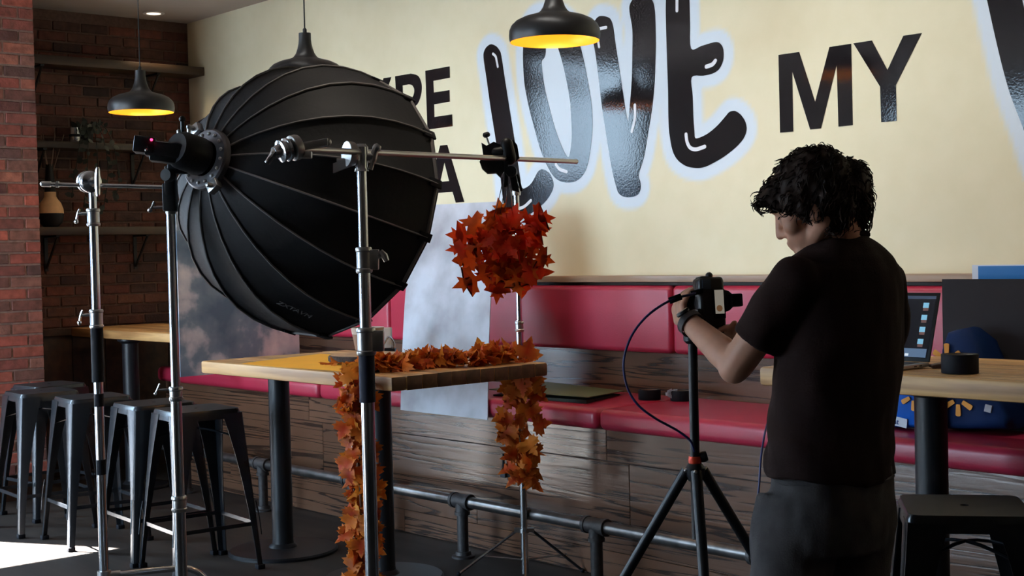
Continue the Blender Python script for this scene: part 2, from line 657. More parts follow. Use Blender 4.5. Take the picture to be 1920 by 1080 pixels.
V_ = [(1112, 72), (1113, 48), (1117, 37), (1123, 31), (1130, 30), (1138, 31.5), (1145, 36), (1150, 50), (1154, 80), (1161, 126), (1169, 178), (1177, 226), (1181, 200), (1185, 148), (1186, 102), (1186, 56), (1181, 24), (1181, 10),
      (1187, -1), (1197, -7), (1211, -8), (1222, -1), (1228, 19), (1230, 74), (1229, 120), (1227, 165), (1222, 209), (1215, 252), (1208, 293), (1198, 327), (1201, 341), (1201.5, 354), (1197, 364), (1187, 369), (1173, 369.5),
      (1161, 363), (1155, 347), (1148, 318), (1139, 265), (1129, 200), (1124, 157), (1117, 102)]
E_ = [(1249, 0), (1249, 37), (1251, 111), (1253, 170), (1254, 232), (1257, 261), (1262, 284), (1271, 300), (1286, 311), (1304, 315), (1322, 313), (1346, 301), (1363, 290), (1381, 275), (1394, 260), (1400, 244), (1398, 229), (1390, 216),
      (1381, 209), (1375, 208), (1368, 210), (1360, 219), (1346, 235), (1331, 248), (1317, 256), (1304, 259), (1302, 244), (1300, 215), (1299, 180), (1297, 145), (1319, 142), (1336, 138), (1348, 130), (1355, 117), (1357, 104), (1356, 91), (1351, 82),
      (1345, 79), (1336, 80), (1316, 86), (1296, 91), (1294, 45), (1293, 0), (1292, -30), (1315, -36), (1340, -42), (1352, -56), (1356, -74), (1350, -92), (1338, -98), (1300, -90), (1265, -78), (1252, -55)]
X_ = [(1838, -60), (1851, 0), (1865, 63), (1880, 126), (1895, 178), (1920, 244), (1938, 300), (1950, 322), (1972, 330), (1990, 318), (1992, 290), (1975, 230), (1945, 120), (1917, 0), (1906, -62), (1890, -92), (1860, -95)]
PE = zo(700, 100, 3.6, [(352, 118), (516, 88), (518, 165), (405, 186), (409, 265), (515, 248), (517, 326), (411, 345), (413, 430), (533, 412), (536, 492), (367, 515)])
PP = zo(700, 100, 3.6, [(148, 155)] + smooth2([(255, 137), (300, 150), (322, 188), (328, 235), (320, 290), (297, 345), (255, 372)], 4, False) + [(205, 380), (211, 532), (168, 539)])
PPh = zo(700, 100, 3.6, [(198, 217)] + smooth2([(240, 210), (264, 216), (277, 242), (275, 275), (262, 303), (240, 318)], 4, False) + [(203, 323)])
PY = zo(700, 100, 3.6, [(70, 168), (122, 160), (50, 380), (56, 555), (10, 562), (5, 385), (-75, 192), (-25, 184), (27, 322)])
PA = zo(700, 100, 3.6, [(452, 622), (500, 618), (615, 1003), (558, 1008), (536, 935), (432, 942), (410, 1016), (352, 1022)])
PAh = zo(700, 100, 3.6, [(481, 735), (452, 868), (513, 862)])
PM = zo(1440, 0, 4, [(80, 412), (235, 390), (355, 765), (462, 353), (625, 328), (637, 938), (530, 950), (517, 485), (398, 963), (318, 972), (183, 535), (191, 987), (92, 995)])
PY2 = zo(1440, 0, 4, [(642, 325), (780, 304), (897, 525), (1017, 268), (1155, 248), (960, 637), (967, 905), (851, 917), (842, 650)])

LETTERS = [([smooth2(wxz(L_), 4)], True), ([smooth2(wxz(O_), 4), smooth2(wxz(O_in), 4)], True), ([smooth2(wxz(V_), 4)], True), ([smooth2(wxz(E_), 4)], True), ([smooth2(wxz(X_), 4)], True),
           ([wxz(PY)], False), ([wxz(PP), wxz(PPh)], False), ([wxz(PE)], False), ([wxz(PA), wxz(PAh)], False), ([wxz(PM)], False), ([wxz(PY2)], False)]
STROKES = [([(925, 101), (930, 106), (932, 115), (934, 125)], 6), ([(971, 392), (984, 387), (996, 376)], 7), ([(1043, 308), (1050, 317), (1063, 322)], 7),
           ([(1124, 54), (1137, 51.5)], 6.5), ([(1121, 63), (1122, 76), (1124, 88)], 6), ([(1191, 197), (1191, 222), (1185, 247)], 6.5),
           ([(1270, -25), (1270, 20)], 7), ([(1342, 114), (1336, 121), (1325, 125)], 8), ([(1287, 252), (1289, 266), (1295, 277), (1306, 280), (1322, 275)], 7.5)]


def seg_dist(P, poly):
    d = np.full(len(P), 1e9)
    n = len(poly)
    for i in range(n):
        a = np.array(poly[i])
        b = np.array(poly[(i + 1) % n])
        ab = b - a
        t = np.clip(((P - a) @ ab) / max(1e-12, ab @ ab), 0, 1)
        q = P - (a + t[:, None] * ab)
        d = np.minimum(d, np.hypot(q[:, 0], q[:, 1]))
    return d


def inside(P, poly):
    r = np.zeros(len(P), bool)
    n = len(poly)
    for i in range(n):
        (x1, y1), (x2, y2) = poly[i], poly[(i + 1) % n]
        if y1 == y2:
            continue
        c = ((y1 > P[:, 1]) != (y2 > P[:, 1])) & (P[:, 0] < (x2 - x1) * (P[:, 1] - y1) / (y2 - y1) + x1)
        r ^= c
    return r


def build_mural():
    xs = [-9.4, -8.6, -7.8, -7.0, -6.4] + list(np.arange(-6.05, -3.80, 0.018)) + [-3.6, -3.4, -3.2] + list(np.arange(-3.0, -1.6, 0.018)) + [-1.3, -0.6, 0.4, 1.6, 3.0, XR + 0.1]
    zs = [0, 0.5, 1.0, 1.3] + list(np.arange(1.48, 3.19, 0.018)) + [3.2]
    G = np.array([(x, z) for z in zs for x in xs])
    hal = np.full(len(G), 1e9)
    for polys, big in LETTERS:
        if big:
            hal = np.minimum(hal, np.where(inside(G, polys[0]), 0, seg_dist(G, polys[0])))
    w = np.clip((0.070 - hal) / 0.020, 0, 1)
    nx, nz = len(xs), len(zs)
    me = bpy.data.meshes.new('wall_back')
    me.from_pydata([(p[0], YW, p[1]) for p in G], [], [(j * nx + i, j * nx + i + 1, (j + 1) * nx + i + 1, (j + 1) * nx + i) for j in range(nz - 1) for i in range(nx - 1)])
    a = me.attributes.new('print', 'FLOAT', 'POINT')
    a.data.foreach_set('value', w.astype(np.float32))
    m, nt, p = nodes_of('printed_wallpaper')
    N, L = nt.nodes, nt.links
    at_ = N.new('ShaderNodeAttribute')
    at_.attribute_name = 'print'
    tc = N.new('ShaderNodeTexCoord')
    nz1 = N.new('ShaderNodeTexNoise')
    nz1.inputs['Scale'].default_value = 9
    nz1.inputs['Detail'].default_value = 6
    L.new(tc.outputs['Object'], nz1.inputs['Vector'])
    r1 = N.new('ShaderNodeValToRGB')
    r1.color_ramp.elements[0].position = 0.3
    r1.color_ramp.elements[1].position = 0.7
    r1.color_ramp.elements[0].color = srgb(223, 212, 177)
    r1.color_ramp.elements[1].color = srgb(227, 216, 183)
    L.new(nz1.outputs['Fac'], r1.inputs['Fac'])
    mx = N.new('ShaderNodeMix')
    mx.data_type = 'RGBA'
    L.new(at_.outputs['Fac'], mx.inputs['Factor'])
    L.new(r1.outputs['Color'], mx.inputs['A'])
    mx.inputs['B'].default_value = srgb(211, 220, 228)
    L.new(mx.outputs['Result'], p.inputs['Base Color'])
    p.inputs['Roughness'].default_value = 0.55
    p.inputs['Specular IOR Level'].default_value = 0.3
    me.materials.append(m)
    o = bpy.data.objects.new('wall_back', me)
    COL.objects.link(o)
    o['kind'] = 'structure'
    ORG[o.name] = Vector((0, 0, 0))
    # glossy black lettering, a thin film on the paper
    ml, nt, p = nodes_of('glossy_black_print')
    N, L = nt.nodes, nt.links
    p.inputs['Base Color'].default_value = (0.011, 0.009, 0.010, 1)
    p.inputs['Roughness'].default_value = 0.07
    p.inputs['Specular IOR Level'].default_value = 0.27
    tc = N.new('ShaderNodeTexCoord')
    nb = N.new('ShaderNodeTexNoise')
    nb.inputs['Scale'].default_value = 110
    nb.inputs['Detail'].default_value = 2
    L.new(tc.outputs['Object'], nb.inputs['Vector'])
    b = N.new('ShaderNodeBump')
    b.inputs['Strength'].default_value = 0.09
    b.inputs['Distance'].default_value = 0.002
    L.new(nb.outputs['Fac'], b.inputs['Height'])
    L.new(b.outputs['Normal'], p.inputs['Normal'])
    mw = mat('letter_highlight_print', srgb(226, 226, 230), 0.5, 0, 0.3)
    for polys, big in LETTERS:
        obj('letter', MB().plate(polys, (0, YW - 0.0005, 0), (1, 0, 0), (0, 0, 1), (0, -1, 0), 0.0015), ml, o, ang=20)
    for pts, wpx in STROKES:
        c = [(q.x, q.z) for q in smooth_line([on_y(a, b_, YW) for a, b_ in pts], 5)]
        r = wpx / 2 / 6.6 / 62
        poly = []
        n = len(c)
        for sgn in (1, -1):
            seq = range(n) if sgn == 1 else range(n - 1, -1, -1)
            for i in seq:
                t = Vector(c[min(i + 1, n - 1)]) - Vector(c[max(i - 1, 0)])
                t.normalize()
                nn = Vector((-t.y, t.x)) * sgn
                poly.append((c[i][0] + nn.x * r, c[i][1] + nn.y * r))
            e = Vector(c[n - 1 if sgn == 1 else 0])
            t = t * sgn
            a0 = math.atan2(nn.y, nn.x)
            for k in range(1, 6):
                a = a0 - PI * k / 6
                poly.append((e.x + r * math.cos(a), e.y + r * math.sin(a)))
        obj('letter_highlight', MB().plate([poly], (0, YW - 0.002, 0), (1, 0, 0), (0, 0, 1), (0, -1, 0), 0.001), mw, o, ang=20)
    return o


wall_back = build_mural()

# ------------------------------------------------------------------ brickwork
ROW = 0.0725
JT = 0.012


def brick_mesh(name, ln, m, dep=0.03):
    mb = MB().box((-dep, 0, 0), (0, ln, ROW - JT))
    me = mesh_of(name, mb, m, bevel=0.004, segs=1)
    return me


def lay_bricks(parent, x, y0, y1, z0, z1, m, half, corner_hi=False):
    L = 0.205
    full, hd = brick_mesh('brick', L - JT, m), brick_mesh('brick', half - JT, m)
    n = 0
    row = 0
    z = z0
    while z + ROW - JT <= z1 + 0.004:
        y = y1
        first = row % 2 == 1
        while y > y0 + 0.03:
            ln = half if first else L
            first = False
            if y - ln < y0 - 0.001 and y - half >= y0:
                ln = half
            o = bpy.data.objects.new('brick', hd if ln == half else full)
            COL.objects.link(o)
            o.parent = parent
            o.location = (x + random.uniform(-0.003, 0.003), y - ln + JT / 2, z)
            y -= ln
            n += 1
        z += ROW
        row += 1
    return n


WAINS = 0.97
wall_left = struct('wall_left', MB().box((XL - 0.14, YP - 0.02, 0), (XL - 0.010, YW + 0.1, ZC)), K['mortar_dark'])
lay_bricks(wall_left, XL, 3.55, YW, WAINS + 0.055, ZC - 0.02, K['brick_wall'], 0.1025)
wains = struct('trim_1', MB().box((XL - 0.011, YP - 0.02, WAINS), (XL + 0.03, YW, WAINS + 0.045)), K['dark_wood'])
for k in range(6):
    y0 = YP + k * 0.24
    obj('panel', MB().box((XL - 0.011, y0, 0.01), (XL + 0.012, min(y0 + 0.236, YW), WAINS)), K['dark_wood'], wains, bevel=0.004)
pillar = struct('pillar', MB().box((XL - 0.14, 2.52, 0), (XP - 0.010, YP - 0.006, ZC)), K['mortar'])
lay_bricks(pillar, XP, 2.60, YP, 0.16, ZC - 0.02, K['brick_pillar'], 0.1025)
struct('baseboard_pillar', MB().box((XP - 0.012, 2.52, 0), (XP + 0.014, YP + 0.008, 0.152)), K['dark_wood'], bevel=0.004)

# recessed downlights: one visible, one by the mural, two unseen ones added to brighten leaves
for i, (x, y) in enumerate([(-8.894, 4.565), (-8.02, 4.50), (-3.35, 2.62), (-4.75, 3.35)]):
    t = thing('ceiling_downlight', ['small round recessed ceiling downlight with bright rim in the corner above the brick wall', 'recessed ceiling downlight further along the mural wall, above the picture', 'recessed ceiling downlight over the hanging red leaf bunch', 'recessed ceiling downlight over the end of the middle table'][i], 'ceiling light', (x, y, ZC))
    obj('trim_ring', MB().lathe([(0.052, 0.0), (0.075, -0.002), (0.074, -0.008), (0.05, -0.008), (0.048, 0.0)], (x, y, ZC), n=28), K['white_cloth'], t)
    obj('reflector', MB().lathe([(0.05, -0.006), (0.047, -0.003), (0.02, -0.0015), (0.001, -0.0015)], (x, y, ZC), n=24), mat('downlight_lens', (1, 0.9, 0.75, 1), 0.3, emit=((1, 0.86, 0.66, 1), 2.5)), t)
    l = bpy.data.lights.new('downlight_beam', 'SPOT')
    l.energy = (26, 26, 52, 26)[i]
    l.color = ((1.0, 0.80, 0.55), (1.0, 0.80, 0.55), (1.0, 0.9, 0.76), (1.0, 0.9, 0.76))[i]
    l.spot_size = math.radians((82, 82, 54, 56)[i])
    l.spot_blend = 0.7
    l.shadow_soft_size = 0.05
    lo = bpy.data.objects.new('downlight_beam', l)
    COL.objects.link(lo)
    lo.parent = t
    lo.location = (0, 0, -0.02)
# unseen light bars added on the ceiling to brighten the mural wall
for i, x in enumerate((-7.1, -5.4, -3.6, -1.8, 0.0)):
    t = thing('light_bar', ['wall washing ceiling light bar above the lower middle table', 'wall washing ceiling light bar in front of the big white edged letters', 'wall washing ceiling light bar above the small word', 'wall washing ceiling light bar above the right table', 'wall washing ceiling light bar at the right end'][i], 'ceiling light', (x, 3.55, ZC))
    obj('housing', MB().box((x - 0.75, 3.50, ZC - 0.07), (x + 0.75, 3.60, ZC)), K['black_metal'], t, bevel=0.006)
    l = bpy.data.lights.new('light_bar_lamp', 'AREA')
    l.shape = 'RECTANGLE'
    l.size = 1.4
    l.size_y = 0.07
    l.energy = (3, 5.0, 8.4, 8.8, 8.8)[i]
    l.color = (1.0, 0.97, 0.92)
    l.spread = math.radians(94)
    lo = bpy.data.objects.new('light_bar_lamp', l)
    COL.objects.link(lo)
    lo.parent = t
    lo.location = (0, 0.03, -0.085)
    lo.rotation_euler = Vector((0, 0.75, -0.66)).to_track_quat('-Z', 'Y').to_euler()

# ------------------------------------------------------------------ wall shelves on the brick wall
def shelf(z, th, x1, y0, y1, label, brk):
    t = thing('wall_shelf', label, 'shelf', (XL, (y0 + y1) / 2, z), 'wall shelves on the brick wall')
    obj('board', MB().box((XL + 0.002, y0, z - th), (x1, y1, z)), K['shelf_wood'], t, bevel=0.004)
    for y in brk:
        b = MB()
        b.box((XL + 0.001, y - 0.012, z - th - 0.24), (XL + 0.012, y + 0.012, z - th))
        b.box((XL + 0.001, y - 0.012, z - th - 0.012), (x1 - 0.02, y + 0.012, z - th))
        b.tube([(XL + 0.008, y, z - th - 0.22), (x1 - 0.03, y, z - th - 0.012)], 0.009, 6)
        obj('bracket', b, K['black_metal'], t)
    return t


ZS1, ZS2, ZS3 = on_x(230, 114, -8.93).z, on_x(200, 268, -8.93).z, on_x(200, 425, -8.93).z
shelf(ZS1, 0.06, -8.93, 3.6, YW - 0.004, 'topmost brown wall shelf on the brick wall, empty, reaching the mural corner', (3.78, 4.62))
shelf(ZS2, 0.045, -8.93, 3.6, 4.75, 'middle brown wall shelf on the brick wall, holding the metal cup and trailing plant', (3.78, 4.5))
shelf(ZS3, 0.055, -8.93, 3.6, 4.75, 'lowest brown wall shelf on the brick wall, holding the two tone vase', (3.85, 4.5))

# two tone vase with reeds, metal cup, trailing plant
p = on_x(96, 424, -9.0)
v = thing('reed_vase', 'two tone bulb vase, tan above and black below, on the lowest shelf beside the pillar', 'vase', (p.x, p.y, ZS3))
q = (p.x, p.y, ZS3)
obj('lower_body', MB().lathe([(0.0008, 0), (0.0462, 0), (0.0739, 0.03), (0.084, 0.075), (0.084, 0.092), (0.0, 0.092)], q), K['black_plastic'], v)
obj('upper_body', MB().lathe([(0.0, 0.0925), (0.084, 0.0925), (0.0823, 0.12), (0.0689, 0.16), (0.0462, 0.19), (0.0386, 0.205), (0.0386, 0.235), (0.0, 0.235)], q), mat('tan_wood', srgb(224, 176, 126), 0.6, var=(20, 0.1)), v)
obj('neck', MB().lathe([(0.0, 0.2355), (0.0361, 0.2355), (0.0336, 0.29), (0.0269, 0.36), (0.0235, 0.42), (0.0151, 0.42), (0.0151, 0.3)], q), K['black_plastic'], v)
for k, (a, b) in enumerate([(0.10, 0.02), (-0.05, 0.06), (0.03, 0.10), (-0.08, -0.03), (0.05, -0.05)]):
    obj('reed', MB().cyl((q[0], q[1], ZS3 + 0.30), (q[0] + a * 0.6, q[1] + b, ZS3 + 0.62), 0.0035, 6), mat('reed', srgb(120, 96, 80), 0.8), v)
p = on_x(141, 262, -9.0)
c = thing('metal_cup', 'small shiny metal cup on the middle brick wall shelf', 'cup', (p.x, p.y, ZS2))
obj('body', MB().lathe([(0.0, 0.0), (0.034, 0), (0.040, 0.02), (0.040, 0.10), (0.037, 0.10), (0.036, 0.01), (0.0, 0.008)], (p.x, p.y, ZS2)), K['chrome'], c)
obj('band', MB().lathe([(0.041, 0.038), (0.0425, 0.04), (0.0425, 0.055), (0.041, 0.057)], (p.x, p.y, ZS2)), K['black_metal'], c)


def leaf_mesh(name, outline, m, size, bend, seed, wid=1.0):
    """a leaf: outline of its right half from stem to tip, mirrored; 'rim' grows from the midrib to the lobes"""
    rnd = random.Random(seed)
    half = outline
    right = [(x * wid, y) for x, y in half]
    left = [(-x * wid, y) for x, y in reversed(half[1:-1])]
    poly = right + left
    ctr = [(0, y) for y in (0.25, 0.5, 0.75)]
    n = len(poly)
    vs, rim = [], []
    pts = poly + ctr
    for i, (x, y) in enumerate(pts):
        z = bend[0] * (y - 0.3) ** 2 + bend[1] * x * x - 0.10 * abs(x) + bend[2] * math.sin(5 * x + 3 * y) + rnd.uniform(-0.012, 0.012)
        vs.append((x * size, y * size, z * size))
        rim.append(min(1.0, math.hypot(x, y - 0.35) * 1.5) if i < n else 0.0)
    fs = []
    import bisect
    for i in range(n):
        a, b = i, (i + 1) % n
        ym = (poly[a][1] + poly[b][1]) / 2
        k = min(range(3), key=lambda j: abs(ctr[j][1] - ym))
        fs.append((a, b, n + k))
    fs += [(0, n, n), ]
    fs = [f for f in fs if len(set(f)) == 3]
    # close the gaps between neighbouring midrib fans
    for i in range(n):
        a, b, c_ = i, (i + 1) % n, (i + 2) % n
        ka = min(range(3), key=lambda j: abs(ctr[j][1] - (poly[a][1] + poly[b][1]) / 2))
        kb = min(range(3), key=lambda j: abs(ctr[j][1] - (poly[b][1] + poly[c_][1]) / 2))
        if ka != kb:
            fs.append((n + ka, b, n + kb))
    me = bpy.data.meshes.new(name)
    me.from_pydata(vs, [], fs)
    at_ = me.attributes.new('rim', 'FLOAT', 'POINT')
    at_.data.foreach_set('value', rim)
    me.materials.append(m)
    me.polygons.foreach_set('use_smooth', [True] * len(me.polygons))
    return me


def scatter_leaf(name, me, parent, loc, normal, up, spin=0.0, sc=1.0):
    o = bpy.data.objects.new(name, me)
    COL.objects.link(o)
    o.parent = parent
    n = Vector(normal).normalized()
    u = Vector(up)
    u = (u - n * u.dot(n))
    u = u.normalized() if u.length > 1e-5 else frame_of(n)[0]
    x = u.cross(n)
    M = Matrix((x, u, n)).transposed() @ Matrix.Rotation(spin, 3, 'Z')
    o.location = Vector(loc) - ORG[parent.name]
    o.rotation_euler = M.to_euler()
    o.scale = (sc, sc, sc)
    return o


K['ivy'] = random_ramp('ivy_leaf', [srgb(16, 22, 12), srgb(22, 32, 14), srgb(13, 16, 10)], 0.7, (20, 0.2), None)
OVAL = [(0, 0), (0.16, 0.12), (0.27, 0.32), (0.26, 0.55), (0.15, 0.8), (0, 1.0)]
ivy = [leaf_mesh('leaf', OVAL, K['ivy'], 0.05, (0.2, 0.3, 0.02), s, 1.2) for s in range(3)]
p = on_x(160, 262, -9.0)
pl = thing('trailing_plant', 'dark green trailing plant in black pot hanging down from the middle brick wall shelf', 'plant', (p.x, p.y, ZS2))
obj('pot', MB().lathe([(0.0, 0), (0.045, 0), (0.058, 0.09), (0.054, 0.09), (0.05, 0.075), (0.0, 0.075)], (p.x, p.y, ZS2)), K['black_plastic'], pl)
for k in range(5):
    dy = -0.10 + k * 0.06
    pth = smooth_line([(p.x, p.y, ZS2 + 0.07), (p.x + 0.08, p.y + dy * 0.6, ZS2 + 0.12), (p.x + 0.13, p.y + dy, ZS2 - 0.02), (p.x + 0.11, p.y + dy * 1.3, ZS2 - 0.22 - 0.06 * (k % 3)), (p.x + 0.10, p.y + dy * 1.2 - 0.03, ZS2 - 0.36 - 0.10 * (k % 2))], 5)
    obj('vine', MB().tube(pth, 0.003, 5), K['ivy'], pl)
    for i, w in enumerate(pth[2:]):
        scatter_leaf('leaf', ivy[i % 3], pl, w, (1, random.uniform(-0.7, 0.7), random.uniform(-0.2, 0.6)), (random.uniform(-0.3, 0.3), random.uniform(-1, 1), random.uniform(-1, 0.6)), 0, random.uniform(0.7, 1.1))
for k in range(8):
    scatter_leaf('leaf', ivy[k % 3], pl, (p.x, p.y + random.uniform(-0.07, 0.07), ZS2 + 0.1), (1, random.uniform(-1, 1), 0.3), (0, random.uniform(-1, 1), 1), 0, 1.1)

# ------------------------------------------------------------------ banquette
BX0, BX1 = -8.48, 3.9
YB = 4.36
b = thing('banquette', 'long crimson vinyl banquette with grey brown oak plank front under the mural', 'bench', (-4.3, 4.65, 0))
obj('base', MB().box((BX0, YB + 0.012, 0), (BX1, 4.94, 0.665)), K['dark_wood'], b)
rows = [(0.005, 0.205, 0.9), (0.210, 0.368, 2.05), (0.373, 0.531, 0.25), (0.536, 0.664, -0.13)]
rows = [(0.005, 0.12, 0.9), (0.123, 0.243, 1.5), (0.246, 0.521, 0.148), (0.5245, 0.664, 0.012)]
for z0, z1, off in rows:
    x = -4.358 + off - 2.4 * 3
    while x < BX1:
        a, e = max(x + 0.0015, BX0), min(x + 2.4 - 0.0015, BX1)
        if e - a > 0.05:
            obj('plank', MB().box((a, YB, z0), (e, YB + 0.014, z1)), K['oak_plank'], b, bevel=0.0015, segs=1)
        x += 2.4
# the plank band between seat and back cushions
obj('back_board', MB().box((BX0, 4.935, 0.665), (BX1, 4.962, 1.30)), K['dark_wood'], b)
x = -4.31 - 2.4 * 2
while x < BX1:
    a, e = max(x + 0.0015, BX0), min(x + 2.4 - 0.0015, BX1)
    if e > a:
        obj('plank', MB().box((a, 4.921, 0.70), (e, 4.936, 1.0)), K['oak_plank'], b, bevel=0.0015, segs=1)
    x += 2.4


def cushion(x0, x1, y0, y1, z0, z1, r):
    mb = MB().box((x0, y0, z0), (x1, y1, z1))
    return mb


edges = [-8.48, -6.545, -4.335, -2.125, 0.085, 2.295, 3.9]
for a, e in zip(edges, edges[1:]):
    obj('seat_cushion', cushion(a + 0.004, e - 0.004, 4.292, 4.92, 0.667, 0.762, 0.03), K['vinyl'], b, bevel=0.032, segs=5, ang=60)
edges = [-8.48, -6.60, -4.378, -2.156, 0.066, 2.288, 3.9]
for a, e in zip(edges, edges[1:]):
    obj('back_cushion', cushion(a + 0.003, e - 0.003, 4.838, 4.93, 0.966, 1.287, 0.03), K['vinyl'], b, bevel=0.026, segs=5, ang=60)
obj('cap_rail', MB().box((BX0, 4.845, 1.303), (BX1, YW - 0.004, 1.334)), K['cap_wood'], b, bevel=0.003)

# ------------------------------------------------------------------ foot rail
YR, ZR = 4.185, 0.272
fr = thing('foot_rail', 'dark steel pipe foot rail with cast fittings along the bench front', 'rail', (-4.3, YR, 0))
obj('pipe', MB().cyl((BX0 + 0.05, YR, ZR), (BX1, YR, ZR), 0.027, 20), K['pipe_metal'], fr)
for k in range(-4, 9):
    x = -4.245 + 0.912 * k
    if not BX0 < x < BX1:
        continue
    tee = obj('tee_fitting', MB().cyl((x - 0.062, YR, ZR), (x + 0.062, YR, ZR), 0.034, 20).cyl((x - 0.066, YR, ZR), (x - 0.048, YR, ZR), 0.038, 20).cyl((x + 0.048, YR, ZR), (x + 0.066, YR, ZR), 0.038, 20)
              .cyl((x, YR, ZR), (x, YR, ZR - 0.062), 0.033, 18).cyl((x, YR, ZR - 0.05), (x, YR, ZR - 0.066), 0.037, 18), K['fitting'], fr)
    obj('post', MB().cyl((x, YR, ZR - 0.06), (x, YR, 0.012), 0.027, 16), K['fitting'], fr)
    obj('flange', MB().lathe([(0.0, 0.0), (0.056, 0), (0.056, 0.01), (0.04, 0.014), (0.036, 0.03), (0.0, 0.03)], (x, YR, 0), n=20), K['fitting'], fr)

# ------------------------------------------------------------------ tables
def table(name, label, x0, x1, y0, y1, z, posts, th=0.058, n=11, base_r=0.30):
    t = thing(name, label, 'table', ((x0 + x1) / 2, (y0 + y1) / 2, 0), 'butcher block pedestal tables')
    w = (y1 - y0) / n
    for k in range(n):
        e = random.uniform(-0.0012, 0.0012)
        edge = 0.010 if k in (0, n - 1) else 0.0022
        obj('stave', MB().box((x0 + random.uniform(0, 0.002), y0 + k * w + 0.0006, z - th), (x1 - random.uniform(0, 0.002), y0 + (k + 1) * w - 0.0006, z + e)), K['butcher'], t, bevel=edge, segs=2)
    for (px_, py_) in posts:
        obj('post', MB().lathe([(0.0, 0.015), (0.075, 0.015), (0.07, 0.03), (0.054, 0.045), (0.052, 0.06), (0.052, z - th - 0.03), (0.08, z - th - 0.012), (0.08, z - th - 0.001), (0.0, z - th - 0.001)], (px_, py_, 0), n=24), K['black_metal'], t)
        obj('base_plate', MB().lathe([(0.0, 0.0), (base_r, 0.0), (base_r, 0.010), (base_r - 0.008, 0.018), (0.08, 0.026), (0.0, 0.026)], (px_, py_, 0), n=48), K['black_metal'], t)
    return t


ZM = 0.973
table('pedestal_table', 'lower butcher block table in the middle holding the yellow sheet and leaf garland', -6.00, -4.455, 3.27, 4.12, ZM, [(-5.93, 3.66), (-5.08, 3.66)], base_r=0.27)
table('pedestal_table', 'butcher block table by the brick wall behind the row of stools, nothing on it', -9.08, -7.66, 3.975, 4.62, 1.022, [(-8.37, 4.06)], base_r=0.22)
table('pedestal_table', 'butcher block table at the right holding the laptop and a tape roll', -2.97, -1.15, 3.715, 4.42, 1.05, [(-2.48, 3.98), (-1.5, 3.98)], th=0.062, base_r=0.145)

